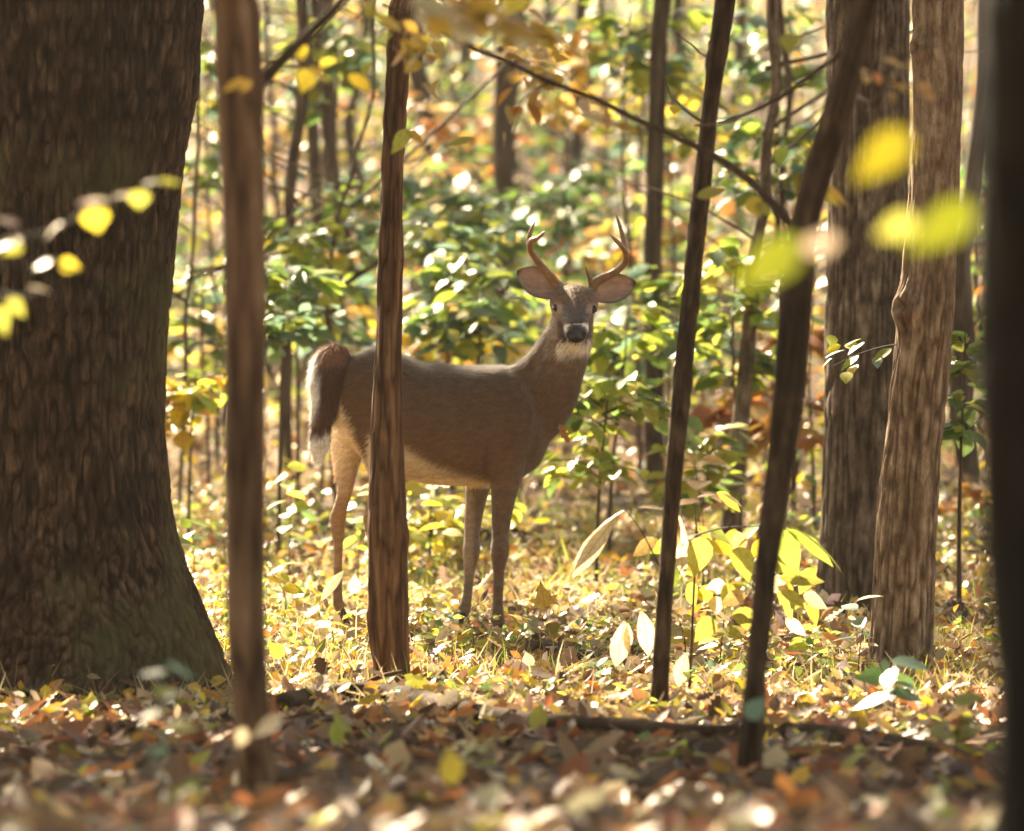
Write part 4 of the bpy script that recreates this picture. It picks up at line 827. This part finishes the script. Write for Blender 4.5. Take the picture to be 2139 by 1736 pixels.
def deer_col(V, NR):
    px, py = proj(V); dep = V[:, 1] - DD; n = len(V)
    nz = vnoise(V[:, 0] * 18, V[:, 1] * 18, V[:, 2] * 18) - .5; py2 = py + nz * 14; px2 = px + nz * 12
    c = np.tile(np.array([.155, .082, .042]), (n, 1))
    def mix(m, col):
        nonlocal c; m = np.clip(m, 0, 1)[:, None]; c = c * (1 - m) + np.array(col) * m
    mix(ss(860, 980, py2) * .6, (.20, .112, .060))
    mix(ss(.35, .9, NR[:, 2]) * (py < 820) * .5, (.10, .07, .052))                     # darker saddle
    yb = np.interp(px2, [700, 780, 855, 900, 950, 1015, 1060], [870, 895, 925, 952, 972, 994, 1004])
    tor = (px > 770) & (px < 1024)
    mix(ss(-10, 16, py2 - yb - 8) * tor * (py < 1030), (.68, .54, .40))                        # belly
    edge = np.interp(py, [780, 800, 850, 880, 940, 960], [690, 700, 718, 731, 757, 765])
    mix((1 - ss(-8, 8, px2 - edge)) * ss(780, 830, py) * (px < 775), (.80, .63, .46))       # pale buttock and inner thigh
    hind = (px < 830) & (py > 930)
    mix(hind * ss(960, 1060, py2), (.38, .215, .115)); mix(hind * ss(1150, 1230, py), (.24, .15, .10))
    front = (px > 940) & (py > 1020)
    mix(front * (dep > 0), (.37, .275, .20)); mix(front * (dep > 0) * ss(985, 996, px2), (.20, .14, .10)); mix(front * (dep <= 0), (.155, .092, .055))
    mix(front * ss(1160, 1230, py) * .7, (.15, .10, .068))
    hd = (py < 745) & (px > 1140) & (dep < -.02)
    rn = np.hypot((px - 1204) / 1.15, py - 698)
    mix((py > 650) * (px > 1120) * (dep < .02) * (1 - ss(745, 830, py)) * .35, (.30, .22, .165))
    mix(hd * (dep < -.08) * (1 - ss(26, 40, np.abs(px - 1203))) * ss(622, 650, py), (.075, .055, .045))      # dark bridge
    mix(hd * (1 - ss(612, 632, py2)) * .8, (.14, .075, .038))                                   # rusty crown
    for ex, ey in ((1163.5, 643), (1238, 646)):
        re = np.hypot(px - ex, (py - ey) * 1.1); mix(hd * (dep < -.04) * (1 - ss(9, 17, re)) * .75, (.36, .26, .19))
    mix(hd * (np.abs(px - 1203) > 38) * ss(650, 672, py) * .5, (.42, .33, .26))
    mix(hd * (dep < -.2) * ss(19, 23, rn) * (1 - ss(25, 32, rn)) * (py > 676) * .95, (.88, .80, .72))   # white ring round the nose
    mix((px > 1165) * (px < 1240) * ss(706, 716, py) * (1 - ss(732, 752, py2)) * (NR[:, 1] < .5), (.90, .82, .72))  # chin and throat patch
    rc = np.hypot((px - 750) / 2, py - 722); mix((1 - ss(8, 22, rc)) * .5, (.34, .30, .28))  # sunlit whitish patch on the croup, painted into the coat
    gl = np.exp(-((px - (1095 + (py - 760) * .33)) / 9) ** 2) * ss(755, 790, py) * (1 - ss(850, 900, py)) * (dep < 0); mix(gl * .4, (.11, .075, .055))  # shade of the shoulder crease, painted into the coat
    ge = np.exp(-((px - (1019 - (py - 960) * .05)) / 5) ** 2) * ss(920, 935, py) * (1 - ss(980, 1010, py)) * (dep < 0); mix(ge * .75, (.06, .04, .03))  # shade in the elbow crease, painted as a dark line
    return c
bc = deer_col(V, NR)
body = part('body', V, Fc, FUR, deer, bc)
# short coat, one blade a hair tuft
def blades(V, Fq, NR, colr, n, ln, flow, out=.28, wd=.0016):
    a, b, c_, d_ = (V[Fq[:, k]] for k in range(4)); ar = np.linalg.norm(np.cross(c_ - a, d_ - b), axis=1)
    i = RNG.choice(len(Fq), n, p=ar / ar.sum()); u, w_ = RNG.uniform(0, 1, (2, n, 1))
    q = Fq[i]; p = (V[q[:, 0]] * (1 - u) + V[q[:, 1]] * u) * (1 - w_) + (V[q[:, 3]] * (1 - u) + V[q[:, 2]] * u) * w_
    nr = NR[q[:, 0]]; col = colr[q[:, 0]] * RNG.uniform(.8, 1.25, (n, 1))
    fl = flow(p); fl = fl - nr * (fl * nr).sum(1)[:, None]; fl /= np.linalg.norm(fl, axis=1)[:, None] + 1e-6
    dr = fl + nr * RNG.uniform(.5, 1.5, (n, 1)) * out + RNG.normal(0, .12, (n, 3)); dr /= np.linalg.norm(dr, axis=1)[:, None]
    s = np.cross(dr, nr); s /= np.linalg.norm(s, axis=1)[:, None] + 1e-6
    L_ = ln(p) * RNG.uniform(.6, 1.3, n); L_ = L_[:, None]
    vv = np.stack([p - s * wd, p + s * wd, p + dr * L_], 1).reshape(-1, 3)
    return vv, np.arange(3 * n).reshape(-1, 3), np.repeat(col, 3, 0)
def flow(p):
    px, py = proj(p); f_ = np.zeros_like(p); f_[:, 0] = -.8; f_[:, 2] = -.6
    lg_ = py > 1000; f_[lg_] = (0, 0, -1); nk = (px > 1090) & (py < 860); f_[nk] = (-.5, .1, -.85)
    hd = (py < 705) & (px > 1140) & (p[:, 1] < DD - .03); f_[hd] = (0, .9, .35); return f_
def flen(p):
    px, py = proj(p); l = np.full(len(p), .025); l[py > 1000] = .009; l[(py < 705) & (px > 1140)] = .006; l[(px < 760) & (py < 960)] = .022; return l
fv, ff_, fc = blades(V, Fc[0], NR, bc, 90000, flen, flow)
o = part('coat_hair', fv, ff_, FUR, body, fc, smooth=False, kind='stuff')

# tail
tl = limb([(722, 738, -.02, 18, 16), (696, 752, -.06, 33, 22), (685, 790, -.10, 36, 22), (680, 840, -.12, 28, 18), (671, 890, -.13, 19, 14), (667, 930, -.13, 18, 11), (663, 958, -.13, 7, 5)], 44, 28)
TV, TF, TN = fuse(*tl, .006, 4)
def tail_col(V, NR):
    px, py = proj(V); nz = vnoise(V[:, 0] * 60, V[:, 1] * 60, V[:, 2] * 14) - .5
    c = np.tile(np.array([.12, .05, .024]), (len(V), 1))
    m = np.maximum.reduce([ss(.15, .55, NR[:, 1] + nz * .3), ss(895, 915, py + nz * 24), (1 - ss(662, 676, px + nz * 12)) * (1 - ss(840, 890, py))])[:, None]
    c = c * (1 - m) + np.array([.88, .83, .78]) * m
    k = ((1 - ss(745, 775, py)) * (1 - m[:, 0]))[:, None]; c = c * (1 - k) + np.array([.32, .12, .045]) * k
    return c
tc_ = tail_col(TV, TN); tail = part('tail', TV, TF, FUR, deer, tc_)
fv, ff_, fc = blades(TV, TF[0], TN, tc_, 9000, lambda p: np.full(len(p), .034), lambda p: np.tile(np.array([-.12, 0, -1.0]), (len(p), 1)), .45, .0015)
part('tail_hair', fv, ff_, FUR, tail, fc, smooth=False, kind='stuff')

# ears: cupped blades
def ear(b, t, wpx, dep_b, dep_t, curl, up):
    a, e = dp(*b, dep_b), dp(*t, dep_t); ax = e - a; Lh = ax.length; ax = ax.normalized()
    fwd = Vector((0, -1, .1)); fwd = (fwd - ax * fwd.dot(ax)).normalized(); sd = ax.cross(fwd).normalized()
    nt_, nu = 18, 13; vs = []; cs = []
    for i in range(nt_):
        t_ = i / (nt_ - 1); hw = wpx * S * (math.sin(math.pi * min(1, t_ * .80 + .20) ** 1.25) ** .75 if t_ < 1 else 0) * 1.0
        hw = max(hw, .0015)
        for j in range(nu):
            s_ = -1 + 2 * j / (nu - 1); ang = s_ * curl * (1 - .45 * t_)
            r_ = hw / max(math.sin(curl * (1 - .45 * t_)), .2)
            p_ = a + ax * (t_ * Lh) + sd * (math.sin(ang) * r_) + fwd * ((1 - math.cos(ang)) * r_ - .2 * hw)
            vs.append(tuple(p_)); ed = max(abs(s_), t_ ** 1.5)
            cin = np.array([.40, .26, .20]) * (1 - .45 * abs(s_ - up) * .5); cs.append(cin * (1 - ss(.78, .97, ed)) + np.array([.05, .032, .025]) * ss(.78, .97, ed))
    v1 = np.array(vs); c1 = np.array(cs)
    v2 = v1 - np.array(fwd) * .0045; c2 = c1 * 0 + np.array([.17, .12, .085])
    i = np.arange(nt_ - 1)[:, None] * nu + np.arange(nu - 1)[None]
    f1 = np.stack([i, i + 1, i + nu + 1, i + nu], -1).reshape(-1, 4); n1_ = nt_ * nu
    f2 = f1[:, ::-1] + n1_
    bd = list(range(nu)) + [k * nu + nu - 1 for k in range(1, nt_)] + [(nt_ - 1) * nu + k for k in range(nu - 2, -1, -1)] + [k * nu for k in range(nt_ - 2, 0, -1)]
    m = len(bd); f3 = np.array([(bd[k], bd[(k + 1) % m], bd[(k + 1) % m] + n1_, bd[k] + n1_) for k in range(m)])
    return np.vstack([v1, v2]), np.vstack([f1, f2, f3]), np.vstack([c1, c2])
for args in (((1166, 612), (1079, 566), 31, -.03, -.035, 1.05, .3), ((1236, 614), (1329, 590), 31, -.03, -.025, 1.05, -.3)):
    ev, ef, ec = ear(*args); part('ear', ev, ef, FUR, deer, ec)

# antlers
def antler(beams):
    it = [tube_np([dp(x, y, z) for x, y, z, r_ in b], [r_ * 1.15 * S for x, y, z, r_ in b], n=28, seg=12, noise=.12) for b in beams]
    v, f = join_np(it); v, f, n = fuse(v, f, .0026, 2); return part('antler', v, f, ANTLER, deer)
antler([[(1172, 608, -.03, 10), (1166, 598, -.03, 9.5), (1145, 572, -.03, 7.5), (1126, 549, -.035, 6.6), (1110, 526, -.06, 6.2), (1107, 511, -.09, 6), (1112, 502, -.115, 5.2), (1123, 498, -.14, 4.2), (1138, 483, -.16, 1.5)],
        [(1108, 518, -.075, 5.5), (1105, 503, -.07, 5), (1108, 485, -.06, 4), (1119, 459, -.05, 1.2)], [(1168, 598, -.035, 5), (1158, 580, -.05, 4), (1148, 565, -.055, 1.2)]])
antler([[(1231, 610, -.03, 10), (1238, 600, -.03, 9.5), (1247, 588, -.03, 8), (1268, 577, -.03, 7.2), (1290, 565, -.04, 6.6), (1304, 550, -.06, 6.2), (1308, 533, -.09, 6), (1299, 515, -.12, 5), (1287, 503, -.14, 4), (1275, 491, -.155, 1.4)],
        [(1307, 532, -.075, 5.5), (1304, 512, -.07, 5.4), (1298, 484, -.06, 4.4), (1287, 449, -.05, 1.2)], [(1236, 598, -.035, 5.5), (1231, 580, -.05, 4.2), (1222, 555, -.06, 1.2)]])
# eyes, nose, hooves
def ball(name, c, rx, ry, rz, mat, parent, n=16, dent=None):
    th = np.linspace(0, math.pi, n); ph = np.linspace(0, 2 * math.pi, 2 * n, endpoint=False)
    v = np.stack([np.sin(th)[:, None] * np.cos(ph), np.sin(th)[:, None] * np.sin(ph), np.cos(th)[:, None] + 0 * ph], -1)
    if dent is not None: v = dent(v)
    v = (v * [rx, ry, rz] + np.array(c)).reshape(-1, 3); m = 2 * n; i = np.arange(n - 1)[:, None] * m; j = np.arange(m)[None]; j2 = (j + 1) % m
    return part(name, v, np.stack([i + j, i + m + j, i + m + j2, i + j2], -1).reshape(-1, 4), mat, parent)
for ex, ey in ((1163.5, 643), (1238, 646)): ball('eye', dp(ex, ey, -.115), 9.5 * S, 10 * S, 9 * S, BLACK, deer)
def nd(v):
    for sx in (-1, 1):
        d2 = ((v[..., 0] - .55 * sx) ** 2 + (v[..., 2] - .0) ** 2) / .06
        v = v - (np.exp(-d2) * .45 * (v[..., 1] < 0))[..., None] * np.array([0, -1, 0])
    v[..., 0] *= 1 + .12 * v[..., 2]
    return v
ball('nose', dp(1204, 699, -.279), 22 * S, 15 * S, 17.5 * S, NOSE, deer, 22, nd)
def hoof(px, py, dep, w):
    v, f = limb([(px - 1, py - 20, dep, w * .85, w * .8), (px + 2, py - 6, dep - .005, w * 1.05, w * .95), (px + 5, py + 8, dep - .01, w * 1.25, w), (px + 6, py + 13, dep - .01, w * 1.1, w * .9)], 10, 14)
    part('hoof', v, f, HOOF, deer)
hoof(1044, 1326, -.11, 12); hoof(966, 1302, .09, 12); hoof(713, 1294, .10, 11); hoof(808, 1316, -.10, 11)

# leaves drifted round the feet
pos = np.vstack([np.stack([RNG.normal(c_.x, .07, 70), RNG.normal(c_.y - .05, .06, 70), np.zeros(70)], 1) for c_ in (dp(1044, 1330, -.11), dp(966, 1302, .09), dp(713, 1294, .10), dp(808, 1316, -.10))])
pos[:, 2] = gz(pos[:, 0], pos[:, 1]) + RNG.uniform(.0, .055, len(pos)); n = len(pos); a = RNG.uniform(0, 6.28, n)
cloud('leaf_litter', pos, np.stack([np.cos(a), np.sin(a), RNG.normal(0, .5, n)], 1), RNG.normal(size=(n, 3)) * .8 + [0, -.3, .8], RNG.uniform(.03, .06, n), 1.1, pick(LIT, n), LITTER, ground, SIMPLEC)
